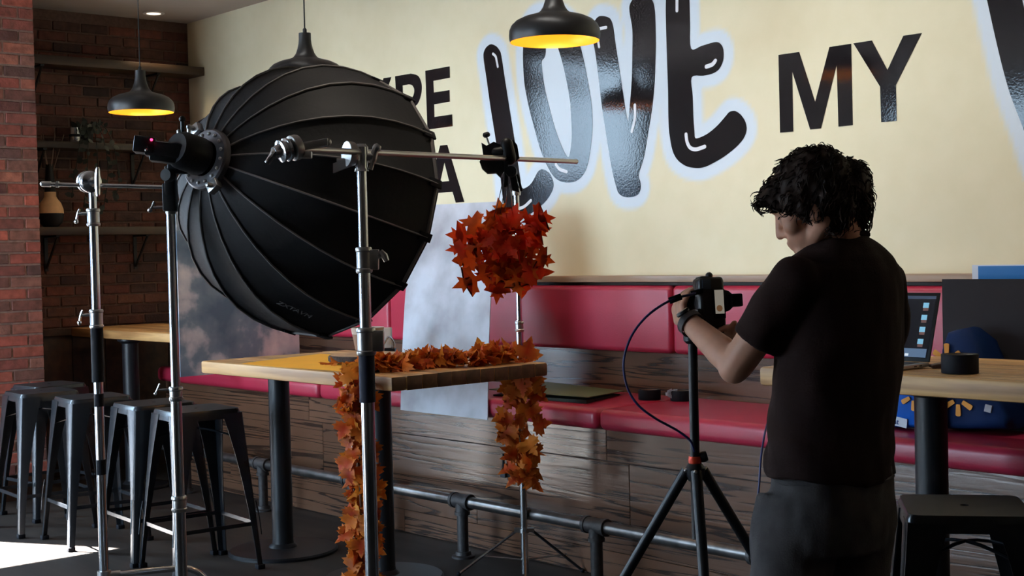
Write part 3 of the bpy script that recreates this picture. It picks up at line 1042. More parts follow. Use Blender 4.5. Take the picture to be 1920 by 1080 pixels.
# ------------------------------------------------------------------ stools
def make_stool():
    t = thing('metal_stool', 'x', 'stool', (0, 0, 0), 'sheet metal bar stools')
    H_, S, Fo = 0.76, 0.155, 0.222
    out = []
    for cx, cy in ((1, 1), (-1, 1), (-1, -1), (1, -1)):
        for k in range(5):
            a = math.atan2(cy, cx) - PI / 4 + (PI / 2) * k / 4
            out.append(((S - 0.035) * cx + 0.035 * math.cos(a), (S - 0.035) * cy + 0.035 * math.sin(a)))
    hole = [(0.012 * math.cos(2 * PI * k / 10), 0.012 * math.sin(2 * PI * k / 10)) for k in range(10)]
    slot = [(0.05 + 0.018 * math.cos(2 * PI * k / 12), 0.018 * 0.5 * math.sin(2 * PI * k / 12)) for k in range(12)]
    obj('seat', MB().plate([out, hole], (0, 0, H_ - 0.006), (1, 0, 0), (0, 1, 0), (0, 0, 1), 0.006), K['stool_seat'], t, ang=30)
    rim = MB()
    r1 = [Vector((x, y, H_ - 0.002)) for x, y in out]
    r2 = [Vector((x * 1.03, y * 1.03, H_ - 0.012)) for x, y in out]
    r3 = [Vector((x * 1.05, y * 1.05, H_ - 0.045)) for x, y in out]
    r4 = [Vector((x * 1.03, y * 1.03, H_ - 0.045)) for x, y in out]
    r5 = [Vector((x * 0.99, y * 0.99, H_ - 0.008)) for x, y in out]
    rim.loft([r1, r2, r3, r4, r5, r1], caps=False)
    obj('seat_rim', rim, K['stool_metal'], t)
    for (sx, sy) in ((-1, -1), (1, -1), (1, 1), (-1, 1)):
        # a folded sheet leg: V in plan, wide at the top and narrow at the foot
        mb = MB()
        rings = []
        for i in range(9):
            f = i / 8
            z = (H_ - 0.02) * (1 - f)
            r = S * 1.055 + (Fo - S * 1.055) * f
            w = (0.105 * (1 - f) ** 2.2 + 0.040 * (1 - (1 - f) ** 2.2)) * (1 - 0.25 * f)
            ox, oy = sx * r, sy * r
            tt = 0.004
            c = 0.014
            rings.append([Vector((ox - sx * w, oy, z)), Vector((ox - sx * c, oy, z)), Vector((ox - sx * c * 0.3, oy - sy * c * 0.3, z)), Vector((ox, oy - sy * c, z)), Vector((ox, oy - sy * w, z)),
                          Vector((ox - sx * tt, oy - sy * w, z)), Vector((ox - sx * (tt + 0.3 * c), oy - sy * (tt + .3 * c), z)), Vector((ox - sx * w, oy - sy * tt, z))])
        mb.loft(rings)
        lg = obj('leg', mb, K['stool_metal'], t, ang=40)
        obj('rubber_foot', MB().box((sx * (Fo - 0.034) - 0.0, sy * (Fo - 0.034), 0.0), (sx * (Fo + 0.003), sy * (Fo + 0.003), 0.022)), K['rubber'], lg, bevel=0.003)
        # pressed slot rib on the lower leg
        r = Fo - 0.012
        obj('pressed_rib', MB().tube(smooth_line([(sx * r - sx * 0.006, sy * (r + 0.010), 0.16), (sx * (r - 0.010), sy * (r + 0.003), 0.24), (sx * (r - 0.018) - sx * 0.006, sy * (r - 0.006), 0.32)], 4), 0.003, 6), K['stool_metal'], lg)
    zb = 0.215
    rb = S * 1.055 + (Fo - S * 1.055) * (1 - zb / 0.74)
    for (a, e) in (((-1, -1), (1, -1)), ((1, -1), (1, 1)), ((1, 1), (-1, 1)), ((-1, 1), (-1, -1))):
        p0 = Vector((a[0] * rb, a[1] * rb, zb)) * 1
        p1 = Vector((e[0] * rb, e[1] * rb, zb)) * 1
        inn = Vector((-(a[0] + e[0]) / 2, -(a[1] + e[1]) / 2, 0)) * 0.010
        d = (p1 - p0).normalized()
        st = MB().box((-0.5, -0.5, -0.5), (0.5, 0.5, 0.5))
        L = (p1 - p0).length - 0.02
        y = Vector((0, 0, 1)).cross(d)
        st = MB().obox((p0 + p1) / 2 + inn, d * L / 2, y * 0.0035, Vector((0, 0, 1)) * 0.009)
        for q in (p0 + d * 0.028, p1 - d * 0.028):
            st.cyl(q + inn * 0 - y * 0.006 + inn, q + y * 0.006 + inn, 0.006, 8)
        obj('crossbar', st, K['stool_metal'], t)
    # under-seat cross brace
    for s in (1, -1):
        pth = smooth_line([(-0.15, -0.15 * s, 0.62), (0, 0, 0.665), (0.15, 0.15 * s, 0.62)], 5)
        obj('under_brace', MB().tube(pth, 0.005, 6), K['stool_metal'], t)
    return t


stool0 = make_stool()
spots = [(-7.86, 3.30, 4, 'gunmetal sheet metal stool cut off by the left picture edge'),
         (-7.47, 3.09, -3, 'gunmetal sheet metal stool in front of the brick pillar, second from the left'),
         (-6.93, 3.14, -5, 'gunmetal sheet metal stool standing at the tip of the sunlit patch'),
         (-6.345, 3.195, -4, 'gunmetal sheet metal stool between the two chrome poles on the left'),
         (-5.905, 3.19, -5, 'gunmetal sheet metal stool under the softbox, behind its chrome pole'),
         (-1.96, 3.30, 37.7, 'dark sheet metal stool at the right beside the person')]
for i, (x, y, a, lab) in enumerate(spots):
    o = stool0 if i == 0 else copy_tree(stool0)
    o.location = (x, y, 0)
    o.rotation_euler = (0, 0, math.radians(a))
    o['label'] = lab

# ------------------------------------------------------------------ pendant lamps
def make_pendant():
    t = thing('pendant_lamp', 'x', 'lamp', (0, 0, 0), 'black dome pendant lamps')
    R_ = 0.19
    # z = 0 at the rim
    outer = [(R_ * a, R_ * h) for a, h in ((0.975, 0.0), (0.995, 0.07), (1.0, 0.14), (0.99, 0.25), (0.94, 0.36), (0.84, 0.455), (0.68, 0.53), (0.5, 0.58), (0.36, 0.62), (0.29, 0.68), (0.24, 0.76), (0.20, 0.88), (0.172, 1.0), (0.16, 1.12), (0.158, 1.28), (0.06, 1.295), (0.001, 1.295))]
    obj('shade', MB().lathe(outer, n=48), K['lamp_black'], t, ang=50)
    inner = [(R_ * 0.974, 0.0005), (R_ * 0.98, 0.02), (R_ * 0.92, 0.055), (R_ * 0.80, 0.078), (R_ * 0.6, 0.098), (R_ * 0.35, 0.112), (0.03, 0.118), (0.001, 0.118)]
    obj('gold_lining', MB().lathe(inner, n=48), K['lamp_gold'], t, 'glowing gold lining', ang=50)
    bl = obj('bulb', MB().lathe([(0.001, 0.040), (0.02, 0.043), (0.032, 0.056), (0.034, 0.070), (0.026, 0.088), (0.014, 0.100), (0.014, 0.117)], n=20), mat('lit_bulb', (1, 0.8, 0.5, 1), 0.4, emit=((1.0, 0.74, 0.38, 1), 75.0)), t, 'lit warm bulb')
    obj('cord_grip', MB().lathe([(0.0, 0.246), (0.010, 0.246), (0.010, 0.262), (0.006, 0.268), (0.0, 0.268)], n=14), K['black_plastic'], t)
    obj('cord', MB().cyl((0, 0, 0.262), (0, 0, 1.2), 0.0035, 8), K['black_plastic'], t)
    obj('ceiling_rose', MB().lathe([(0.0, -0.028), (0.02, -0.028), (0.05, -0.02), (0.058, 0.0), (0.0, 0.0)], n=24), K['lamp_black'], t)
    return t


lamp0 = make_pendant()
PD = 5.75
lamps = [at(1040, 71, PD), at(574, 158, PD * 170 / 142), at(265, 213, PD * 170 / 121)]
labs = ['black dome pendant lamp hanging in front of the big lettering, cut by the top edge', 'black dome pendant lamp mostly hidden behind the top of the softbox', 'black dome pendant lamp hanging in front of the brick wall shelves']
zr = sum(p.z for p in lamps) / 3
for i, p in enumerate(lamps):
    o = lamp0 if i == 0 else copy_tree(lamp0)
    o.location = (p.x, p.y, zr)
    o['label'] = labs[i]
    for ch in o.children:
        if ch.name.startswith('cord') and not ch.name.startswith('cord_grip'):
            ch.scale = (1, 1, 1)
            ch.data = ch.data.copy() if i else ch.data
            for v in ch.data.vertices:
                if v.co.z > 0.5:
                    v.co.z = ZC - zr - 0.002
        if ch.name.startswith('ceiling_rose'):
            ch.location = (0, 0, ZC - zr - 0.0005)

# ------------------------------------------------------------------ stands
def collar(mb, p, r, h):
    """a locking collar ring on a vertical column, its middle at p"""
    p = Vector(p)
    return mb.lathe([(0, -h / 2), (r, -h / 2), (r * 1.12, -h / 2 + 0.004), (r * 1.12, -h / 2 + 0.010), (r, -h / 2 + 0.013), (r, h / 2 - 0.013), (r * 1.12, h / 2 - 0.010), (r * 1.12, h / 2 - 0.004), (r, h / 2), (0, h / 2)], p, n=22)


def t_handle(mb, p, d, drop, r=0.006):
    p, d = Vector(p), Vector(d).normalized()
    mb.cyl(p, p + d * 0.035, r, 10)
    mb.tube(smooth_line([p + d * 0.032 + Vector((0, 0, 0.018)), p + d * 0.040, p + d * 0.046 - Vector((0, 0, drop))], 4), [r * 0.8] * 8 + [r * 1.25], 8)
    mb.sphere(p + d * 0.046 - Vector((0, 0, drop)), r * 1.5, 8)
    return mb


def grip_head(name, t, c, ax, r, mat_=None):
    """two clamping discs with a T handle; ax is the axis of the discs"""
    c = Vector(c)
    x, y, a = frame_of(ax)
    m = mat_ or K['chrome']
    obj('grip_disc', MB().lathe([(0, -0.026), (r * 0.92, -0.026), (r, -0.022), (r, -0.008), (r * 0.93, -0.004), (0, -0.004)], c, a, 26), K['steel'], t)
    obj('grip_disc', MB().lathe([(0, 0.002), (r * 0.93, 0.002), (r, 0.006), (r, 0.020), (r * 0.9, 0.026), (r * 0.45, 0.032), (r * 0.45, 0.045), (0, 0.045)], c, a, 26), m, t)
    mb = MB().cyl(c + a * 0.04, c + a * 0.075, 0.010, 12)
    mb.tube(smooth_line([c + a * 0.072 + y * 0.055 + a * 0.012, c + a * 0.080 + y * 0.02, c + a * 0.080 - y * 0.02, c + a * 0.072 - y * 0.055 + a * 0.012], 4), [0.006, 0.008, 0.009, 0.010, 0.011, 0.011, 0.011, 0.011, 0.011, 0.010, 0.009, 0.008, 0.006], 8)
    obj('t_handle', mb, m, t)


def vline(px_, py_, d):
    """foot of the vertical through a pixel at a given distance"""
    p = at(px_, py_, d)
    return p.x, p.y


def z_at(px_, py_, x, y):
    """height where a pixel meets the vertical through x, y"""
    d = (Vector((x, y, 0)) - Vector((0, 0, 0))).length
    r = ray(px_, py_)
    k = (x * r[0] + y * r[1]) / (r[0] ** 2 + r[1] ** 2)
    return CAM[2] + k * r[2]


def cstand_legs(t, x, y, z0, angs, L=0.52, m=None):
    m = m or K['chrome']
    for i, a in enumerate(angs):
        d = Vector((math.cos(a), math.sin(a), 0))
        zz = z0 + 0.045 * i
        o = Vector((x, y, 0))
        lg = obj('leg', MB().tube(smooth_line([o + d * 0.02 + Vector((0, 0, zz)), o + d * L * 0.5 + Vector((0, 0, zz + 0.004)), o + d * L * 0.64 + Vector((0, 0, zz - 0.008)), o + d * L * 0.75 + Vector((0, 0, zz - 0.06)), o + d * L + Vector((0, 0, 0.012))], 5), 0.0125, 12), m, t)
        obj('rubber_foot', MB().sphere(o + d * L + Vector((0, 0, 0.014)), 0.015, 10), K['rubber'], lg)
        obj('leg_collar', MB().cyl((x, y, zz - 0.020), (x, y, zz + 0.020), 0.026, 18).cyl(o + d * 0.015 + Vector((0, 0, zz)), o + d * 0.06 + Vector((0, 0, zz)), 0.017, 12), K['steel'], lg)


# left C-stand with the thin horizontal arm
d1 = 5.3
X1, Y1 = vline(184, 700, d1)
za = z_at(178, 360, X1, Y1)
t = thing('grip_stand', 'chrome grip stand at the far left carrying a thin horizontal arm', 'stand', (X1, Y1, 0))
Z = lambda py: z_at(184, py, X1, Y1)
obj('lower_column', MB().cyl((X1, Y1, Z(1100)), (X1, Y1, Z(716)), 0.0175, 18).cyl((X1, Y1, 0.10), (X1, Y1, Z(1090)), 0.0165, 16), K['chrome'], t)
obj('foam_sleeve', MB().cyl((X1, Y1, Z(716)), (X1, Y1, Z(615)), 0.0235, 18), K['rubber'], t, 'black foam sleeve on the column')
for ya_, yb_ in ((890, 862), (762, 738)):
    obj('tape_band', MB().cyl((X1, Y1, Z(ya_)), (X1, Y1, Z(yb_)), 0.0182, 18), K['rubber'], t)
obj('middle_column', MB().cyl((X1, Y1, Z(616)), (X1, Y1, Z(404)), 0.0165, 18), K['chrome'], t)
cc = obj('locking_collar', collar(MB(), (X1, Y1, (Z(580) + Z(615)) / 2), 0.024, Z(580) - Z(615)), K['steel'], t)
obj('t_handle', t_handle(MB(), (X1 - 0.018, Y1 - 0.012, Z(590)), (-0.66, -0.75, 0), 0.03), K['chrome'], cc)
cc = obj('locking_collar', collar(MB(), (X1, Y1, (Z(391) + Z(424)) / 2), 0.023, Z(391) - Z(424)), K['steel'], t)
obj('t_handle', t_handle(MB(), (X1 - 0.018, Y1 - 0.012, Z(400)), (-0.66, -0.75, 0), 0.03), K['chrome'], cc)
obj('upper_column', MB().cyl((X1, Y1, Z(404)), (X1, Y1, Z(352)), 0.014, 16), K['chrome'], t)
gh = Vector((X1, Y1, Z(341)))
grip_head('grip', t, gh - RV * 0.012, RV * 0.62 - FV * 0.76 - UV * 0.05, 0.042)
obj('stud', MB().cyl((X1, Y1, Z(362)), (X1, Y1, Z(341)), 0.010, 12).sphere((X1 - 0.008, Y1 - 0.008, Z(354)), 0.012, 10), K['chrome'], t)
A0, A1 = at(80, 345, d1 - 0.05), at(312, 351, d1 - 0.02)
obj('arm', MB().cyl(A0, A1, 0.0075, 12), K['chrome'], t)
obj('arm_tip', MB().cyl(A0, A0 + (A1 - A0).normalized() * 0.03, 0.011, 12).sphere(A0, 0.010, 10).cyl(A0 + (A1 - A0).normalized() * 0.05, A0 + (A1 - A0).normalized() * 0.06, 0.012, 12), K['steel'], t)
cstand_legs(t, X1, Y1, 0.165, [math.radians(a) for a in (187, 307, 66)], 0.52)

# softbox stand
d2 = 4.19
X2, Y2 = vline(329, 700, d2)
Z = lambda py: z_at(329, py, X2, Y2)
t = thing('light_stand', 'grey metal light stand whose pole carries the black softbox', 'stand', (X2, Y2, 0))
obj('lower_pole', MB().cyl((X2, Y2, 0.12), (X2, Y2, Z(935)), 0.0185, 18), K['chrome'], t)
obj('locking_collar', collar(MB(), (X2, Y2, (Z(930) + Z(960)) / 2), 0.021, Z(930) - Z(960)), K['steel'], t)
obj('middle_pole', MB().cyl((X2, Y2, Z(935)), (X2, Y2, Z(735)), 0.0165, 18), K['chrome'], t)
cc = obj('locking_collar', collar(MB(), (X2, Y2, (Z(725) + Z(752)) / 2), 0.019, Z(725) - Z(752)), K['steel'], t)
obj('t_handle', t_handle(MB(), (X2 - 0.012, Y2 - 0.012, Z(730)), (-0.66, -0.75, 0), 0.012, 0.0035), K['chrome'], cc)
obj('upper_pole', MB().cyl((X2, Y2, Z(735)), (X2, Y2, Z(395)), 0.0135, 18), K['chrome'], t)
cc = obj('top_socket', MB().lathe([(0, 0), (0.014, 0), (0.0185, 0.02), (0.0185, 0.045), (0, 0.045)], (X2, Y2, Z(402)), n=18), K['steel'], t)
obj('t_handle', t_handle(MB(), (X2 - 0.012, Y2 - 0.012, Z(388)), (-0.66, -0.75, 0), 0.008, 0.005), K['chrome'], cc)
for i, a in enumerate((10, 130, 250)):
    a = math.radians(a)
    d = Vector((math.cos(a), math.sin(a), 0))
    o = Vector((X2, Y2, 0))
    lg = obj('leg', MB().cyl(o + d * 0.02 + Vector((0, 0, 0.36)), o + d * 0.46 + Vector((0, 0, 0.012)), 0.010, 10), K['chrome'], t)
    obj('rubber_foot', MB().sphere(o + d * 0.46 + Vector((0, 0, 0.015)), 0.015, 10), K['rubber'], lg)
    obj('leg_brace', MB().cyl(o + d * 0.018 + Vector((0, 0, 0.14)), o + d * 0.22 + Vector((0, 0, 0.205)), 0.005, 8), K['chrome'], lg)
obj('leg_hub', MB().cyl((X2, Y2, 0.335), (X2, Y2, 0.39), 0.030, 18).cyl((X2, Y2, 0.12), (X2, Y2, 0.155), 0.026, 18), K['black_plastic'], t)

# middle C-stand with the long boom arm
d3 = 3.55
X3, Y3 = vline(688, 700, d3)
Z = lambda py: z_at(688, py, X3, Y3)
t = thing('grip_stand', 'nearest chrome grip stand with black sleeve, holding a boom arm past the lettering', 'stand', (X3, Y3, 0))
obj('lower_column', MB().cyl((X3, Y3, 0.10), (X3, Y3, Z(752)), 0.0175, 20), K['chrome'], t)
obj('foam_sleeve', MB().cyl((X3, Y3, Z(754)), (X3, Y3, Z(664)), 0.0205, 20), mat('navy_foam', srgb(14, 14, 40), 0.75), t, 'dark navy foam sleeve on the column')
obj('middle_column', MB().cyl((X3, Y3, Z(668)), (X3, Y3, Z(495)), 0.0150, 20), K['chrome'], t)
cc = obj('locking_collar', collar(MB(), (X3, Y3, (Z(614) + Z(666)) / 2), 0.0225, Z(614) - Z(666)), K['steel'], t)
q = Vector((X3, Y3, (Z(618) + Z(660)) / 2)) + RV * 0.028
obj('collar_block', MB().obox(q, RV * 0.018, FV * 0.014, UV * 0.027), K['steel'], cc, bevel=0.003)
cc = obj('locking_collar', collar(MB(), (X3, Y3, (Z(463) + Z(512)) / 2), 0.0190, Z(463) - Z(512)), K['steel'], t)
q = Vector((X3, Y3, (Z(468) + Z(505)) / 2)) + RV * 0.026
obj('collar_block', MB().obox(q, RV * 0.012, FV * 0.011, UV * 0.026), K['steel'], cc, bevel=0.003)
obj('t_handle', MB().cyl(q, q + RV * 0.022 + UV * 0.014, 0.006, 10).tube([q + RV * 0.016 + UV * 0.022, q + RV * 0.026 + UV * 0.010, q + RV * 0.032 - UV * 0.004], [0.006, 0.009, 0.007], 8), K['steel'], cc)
obj('upper_column', MB().cyl((X3, Y3, Z(495)), (X3, Y3, Z(318)), 0.0122, 18), K['chrome'], t)
hd = Vector((X3, Y3, Z(292)))
# the boom arm recedes to the right
B0, B1 = at(672, 285, d3 - 0.03), at(1080, 303, 4.75)
bd = (B1 - B0).normalized()
Bl = B0 - bd * 0.33
obj('boom_arm', MB().cyl(Bl, B1, 0.0079, 16).cyl(B1 - bd * 0.004, B1 + bd * 0.002, 0.0083, 16), K['steel'], t)
hb = MB().lathe([(0, -0.040), (0.019, -0.040), (0.016, -0.030), (0.018, 0.0), (0.018, 0.022), (0.012, 0.030), (0, 0.030)], hd, n=20)
obj('grip_head_body', hb, K['chrome'], t)
obj('grip_disc', MB().lathe([(0, -0.010), (0.030, -0.010), (0.032, -0.004), (0.032, 0.010), (0, 0.012)], hd - RV * 0.028 + UV * 0.004 - FV * 0.006, (RV * -1 + FV * -0.6), 24), K['steel'], t)
obj('grip_jaw', MB().obox(hd - RV * 0.045 - UV * 0.022, RV * 0.026 + UV * 0.010, FV * 0.008, UV * 0.012).cyl(hd - RV * 0.062 - UV * 0.014, hd - RV * 0.036 - UV * 0.013, 0.0075, 12), K['steel'], t)
obj('t_handle', MB().cyl(hd + RV * 0.010, hd + RV * 0.030 - UV * 0.004, 0.010, 12).tube(smooth_line([hd + RV * 0.024 - UV * 0.035, hd + RV * 0.030 - UV * 0.012, hd + RV * 0.036 + UV * 0.014, hd + RV * 0.046 + UV * 0.028], 4), [0.006] * 4 + [0.009] * 5 + [0.011, 0.011, 0.009, 0.007], 8), K['steel'], t)
# second grip head at the near end of the arm
q = Bl - bd * 0.012 + UV * 0.004
q = at(556, 276, (Bl - Vector(CAM)).dot(FV))
ax = (RV * -0.78 + FV * -0.55 - UV * 0.28).normalized()
obj('grip_disc', MB().lathe([(0, -0.006), (0.028, -0.006), (0.030, 0.0), (0.030, 0.012), (0.024, 0.016), (0, 0.016)], q, ax, 26), K['steel'], t)
obj('grip_disc', MB().lathe([(0, 0.018), (0.024, 0.018), (0.0275, 0.022), (0.0275, 0.028), (0.022, 0.031), (0.022, 0.034), (0.026, 0.037), (0.026, 0.043), (0.014, 0.047), (0.014, 0.060), (0, 0.060)], q, ax, 26), K['chrome'], t)
obj('grip_jaw', MB().obox(q + RV * 0.040 + UV * 0.006, RV * 0.034 + UV * 0.006, FV * 0.012, UV * 0.0085).sphere(q + RV * 0.073 + UV * 0.012, 0.009, 10).obox(q + RV * 0.018 - UV * 0.018, RV * 0.018, FV * 0.01, UV * 0.008), K['steel'], t, bevel=0.003)
e = q + ax * 0.058
obj('t_handle', MB().tube(smooth_line([e + UV * 0.018 + RV * 0.012, e - UV * 0.002, e - RV * 0.010 - UV * 0.014, e - RV * 0.018 - UV * 0.024], 4), [0.006, 0.008, 0.010, 0.011, 0.011, 0.010, 0.009, 0.0085, 0.008, 0.0075, 0.007, 0.007, 0.006], 10), K['chrome'], t)
cstand_legs(t, X3, Y3, 0.20, [math.radians(a) for a in (100, 220, 340)], 0.52)

# thin stand behind the end of the table
_p = on_y(976, 700, 4.142)
X4, Y4 = _p.x, _p.y
Z = lambda py: z_at(976, py, X4, Y4)
t = thing('light_stand', 'thin chrome light stand behind the table end, its legs spread on the floor', 'stand', (X4, Y4, 0))
obj('lower_pole', MB().cyl((X4, Y4, Z(1075)), (X4, Y4, Z(600)), 0.0165, 16), K['chrome'], t)
obj('upper_pole', MB().cyl((X4, Y4, Z(610)), (X4, Y4, Z(362)), 0.0125, 16), K['chrome'], t)
obj('locking_collar', collar(MB(), (X4, Y4, (Z(602) + Z(622)) / 2), 0.018, Z(602) - Z(622)), K['steel'], t)
obj('top_stud', MB().lathe([(0, 0), (0.019, 0), (0.021, 0.012), (0.017, 0.03), (0.010, 0.034), (0.010, 0.06), (0, 0.06)], (X4, Y4, Z(366)), n=16), K['steel'], t)
zh = Z(994)
obj('leg_hub', MB().cyl((X4, Y4, zh - 0.012), (X4, Y4, zh + 0.006), 0.021, 16).obox((X4, Y4, zh), RV * 0.045, FV * 0.008, UV * 0.010).obox((X4, Y4, zh), FV * 0.040, RV * 0.008, UV * 0.010), K['steel'], t)
obj('centre_tube', MB().cyl((X4, Y4, 0.05), (X4, Y4, zh), 0.0115, 14), K['chrome'], t)
for sgn, dv in (('l', -RV), ('r', RV * 0.95 + FV * 0.05), ('f', FV * -1)):
    d = Vector((dv.x, dv.y, 0)).normalized()
    o = Vector((X4, Y4, 0))
    ll = 0.26 if sgn == 'r' else 0.30
    lg = obj('leg', MB().cyl(o + d * 0.040 + Vector((0, 0, zh - 0.006)), o + d * ll + Vector((0, 0, 0.012)), 0.0065, 10), K['chrome'] if sgn != 'r' else K['black_metal'], t)
    obj('rubber_foot', MB().sphere(o + d * ll + Vector((0, 0, 0.012)), 0.011, 8), K['rubber'], lg)
    obj('leg_brace', MB().cyl(o + d * 0.012 + Vector((0, 0, 0.07)), o + d * 0.19 + Vector((0, 0, 0.09)), 0.004, 8), K['steel'], lg)

# slim pole wrapped in the hanging garland
X5, Y5 = vline(663, 850, 5.56)
t = thing('light_stand', 'slim chrome stand wrapped in the garland hanging from the near table corner', 'stand', (X5, Y5, 0))
obj('pole', MB().cyl((X5, Y5, 0.06), (X5, Y5, 0.86), 0.011, 14), K['chrome'], t)
for a in (20, 140, 260):
    a = math.radians(a)
    d = Vector((math.cos(a), math.sin(a), 0))
    o = Vector((X5, Y5, 0))
    lg = obj('leg', MB().cyl(o + d * 0.01 + Vector((0, 0, 0.12)), o + d * 0.16 + Vector((0, 0, 0.010)), 0.006, 8), K['chrome'], t)
    obj('rubber_foot', MB().sphere(o + d * 0.16 + Vector((0, 0, 0.010)), 0.010, 8), K['rubber'], lg)

# ------------------------------------------------------------------ softbox and its flash head
ax = (RV * 0.592 - UV * 0.209 + FV * 0.778).normalized()
Rr, Ld = 0.44, 0.55
apex = at(388, 299, 4.16)
e1 = (RV * -0.33 - UV * 0.945)
e1 = (e1 - ax * e1.dot(ax)).normalized()
e2 = ax.cross(e1)
NR = 16
prof = [(u_, max(0.085 + 0.3 * u_ if u_ < 0.02 else 0.0, Rr * (1 - (1 - u_) ** 2.5) ** 0.6)) for u_ in (0.022, 0.05, 0.09, 0.15, 0.22, 0.31, 0.42, 0.55, 0.7, 0.85, 1.0)]


def sb(u, r, th):
    return apex + ax * (Ld * u) + (e1 * math.cos(th) + e2 * math.sin(th)) * r


t = thing('softbox', 'large black deep parabolic softbox seen from behind, aimed at the table', 'softbox', apex)
for k in range(NR):
    a0, a1 = 2 * PI * k / NR, 2 * PI * (k + 1) / NR
    mb = MB()
    vs, fs = [], []
    S_ = 6
    for (u, r) in prof:
        for j in range(S_ + 1):
            f = j / S_
            th = a0 + (a1 - a0) * f
            # cloth pulled flat between the ribs and a little hollow
            rr = r * (math.cos(PI / NR) / math.cos((f - 0.5) * 2 * PI / NR)) if 0 < f < 1 else r
            sag = 0.010 * math.sin(PI * f) * math.sin(PI * min(1, u * 1.0)) 
            vs.append(sb(u, rr - sag, th))
    w = S_ + 1
    for i in range(len(prof) - 1):
        for j in range(S_):
            fs.append((i * w + j, i * w + j + 1, (i + 1) * w + j + 1, (i + 1) * w + j))
    mb.add(vs, fs)
    pn = obj('cloth_panel', mb, K['fabric_black'], t, recalc=False, ang=40)
    # seam tape over the rib
    sm = MB()
    pth = [sb(u, r + 0.0035, a0) for u, r in prof]
    sm.tube(pth, 0.0034, 6)
    obj('rib_seam', sm, K['seam'], pn)
    obj('rib_pocket', MB().obox(sb(0.985, Rr + 0.002, a0), (sb(1, Rr, a0) - sb(0.9, Rr * 0.995, a0)).normalized() * 0.026, (e2 * math.cos(a0) - e1 * math.sin(a0)) * 0.014, (e1 * math.cos(a0) + e2 * math.sin(a0)) * 0.004), K['rubber'], pn, bevel=0.002)
rim = MB().tube([sb(1.0, Rr, 2 * PI * k / NR) for k in range(NR)] + [sb(1.0, Rr, 0)], 0.006, 8)
obj('rim_binding', rim, K['seam'], t)
obj('lip', MB().loft([[sb(1.0, Rr - 0.002, 2 * PI * k / NR) for k in range(NR)], [sb(1.04, Rr - 0.006, 2 * PI * k / NR) for k in range(NR)]], caps=False), K['fabric_black'], t)
obj('front_diffuser', MB().add([sb(1.002, Rr - 0.004, 2 * PI * k / NR) for k in range(NR)], [tuple(range(NR))]), K['white_cloth'], t, 'white front diffusion cloth')
ring = MB().lathe([(0.055, -0.012), (0.088, -0.012), (0.094, -0.006), (0.094, 0.010), (0.086, 0.016), (0.055, 0.016), (0.055, -0.012)], apex, ax, 40)
rg = obj('speed_ring', ring, mat('grey_ring', srgb(112, 108, 110), 0.42, 0.7), t, 'grey speed ring with bright rivets')
mat_rivet = mat('pale_rivet', srgb(214, 212, 210), 0.3, 0.3)
for k in range(NR):
    a = 2 * PI * (k + 0.5) / NR
    obj('rivet', MB().sphere(sb(0, 0.076, a) - ax * 0.014, 0.0055, 8), mat_rivet, rg)
for sgn in (-0.9, 2.3):
    q = sb(0, 0.098, sgn) - ax * 0.01
    o_ = (e1 * math.cos(sgn) + e2 * math.sin(sgn))
    obj('ring_latch', MB().obox(q + o_ * 0.012, o_ * 0.016, ax.cross(o_) * 0.020, ax * 0.012).cyl(q + o_ * 0.014 - ax * 0.03, q + o_ * 0.014 + ax * 0.01, 0.008, 10), K['steel'], rg, bevel=0.003)
# lettering on the lower panel, reading along the rim, upside down from here
def text_mesh(body, size, extr=0.0):
    c = bpy.data.curves.new('lettering', 'FONT')
    c.body = body
    c.size = size
    c.extrude = extr
    c.align_x = 'CENTER'
    c.align_y = 'CENTER'
    o = bpy.data.objects.new('lettering_tmp', c)
    COL.objects.link(o)
    dg = bpy.context.evaluated_depsgraph_get()
    me = bpy.data.meshes.new_from_object(o.evaluated_get(dg))
    bpy.data.objects.remove(o)
    bpy.data.curves.remove(c)
    return me


def put_text(name, body, size, parent, c, ex, ey, m, extr=0.0006, bold=0):
    me = text_mesh(body, size, extr)
    me.materials.clear()
    me.materials.append(m)
    o = bpy.data.objects.new(name, me)
    COL.objects.link(o)
    if parent:
        o.parent = parent
    ex = Vector(ex).normalized()
    ey = Vector(ey)
    ey = (ey - ex * ey.dot(ex)).normalized()
    ez = ex.cross(ey)
    M = Matrix((ex, ey, ez)).transposed()
    o.location = Vector(c) - (ORG[parent.name] if parent else Vector((0, 0, 0)))
    o.rotation_euler = M.to_euler()
    return o


def panel_hit(px_, py_):
    """where a pixel meets the near side of the softbox cloth"""
    r = Vector(ray(px_, py_))
    best = None
    for k in range(2000):
        s_ = 3.3 + k * 0.0009
        p = Vector(CAM) + r * s_
        v = p - apex
        u = v.dot(ax) / Ld
        if 0 <= u <= 1:
            w = v - ax * (u * Ld)
            rr = np.interp(u, [q[0] for q in prof], [q[1] for q in prof])
            if w.length < rr:
                return p
    return None


c0, cA, cB, cU = panel_hit(553, 578), panel_hit(515, 562), panel_hit(590, 595), panel_hit(560, 568)
if c0 and cA and cB and cU:
    ex = (cB - cA).normalized()
    nrm = ((c0 - apex) - ax * (c0 - apex).dot(ax)).normalized()
    ey = nrm.cross(ex)
    if ey.dot(cU - c0) < 0:
        ey = -ey
    if ex.cross(ey).dot(FV) > 0:
        ex = ex
    put_text('lettering', 'ZXTAVM', 0.030, t, c0 + ex.cross(ey) * 0.006, ex, ey, K['seam'])

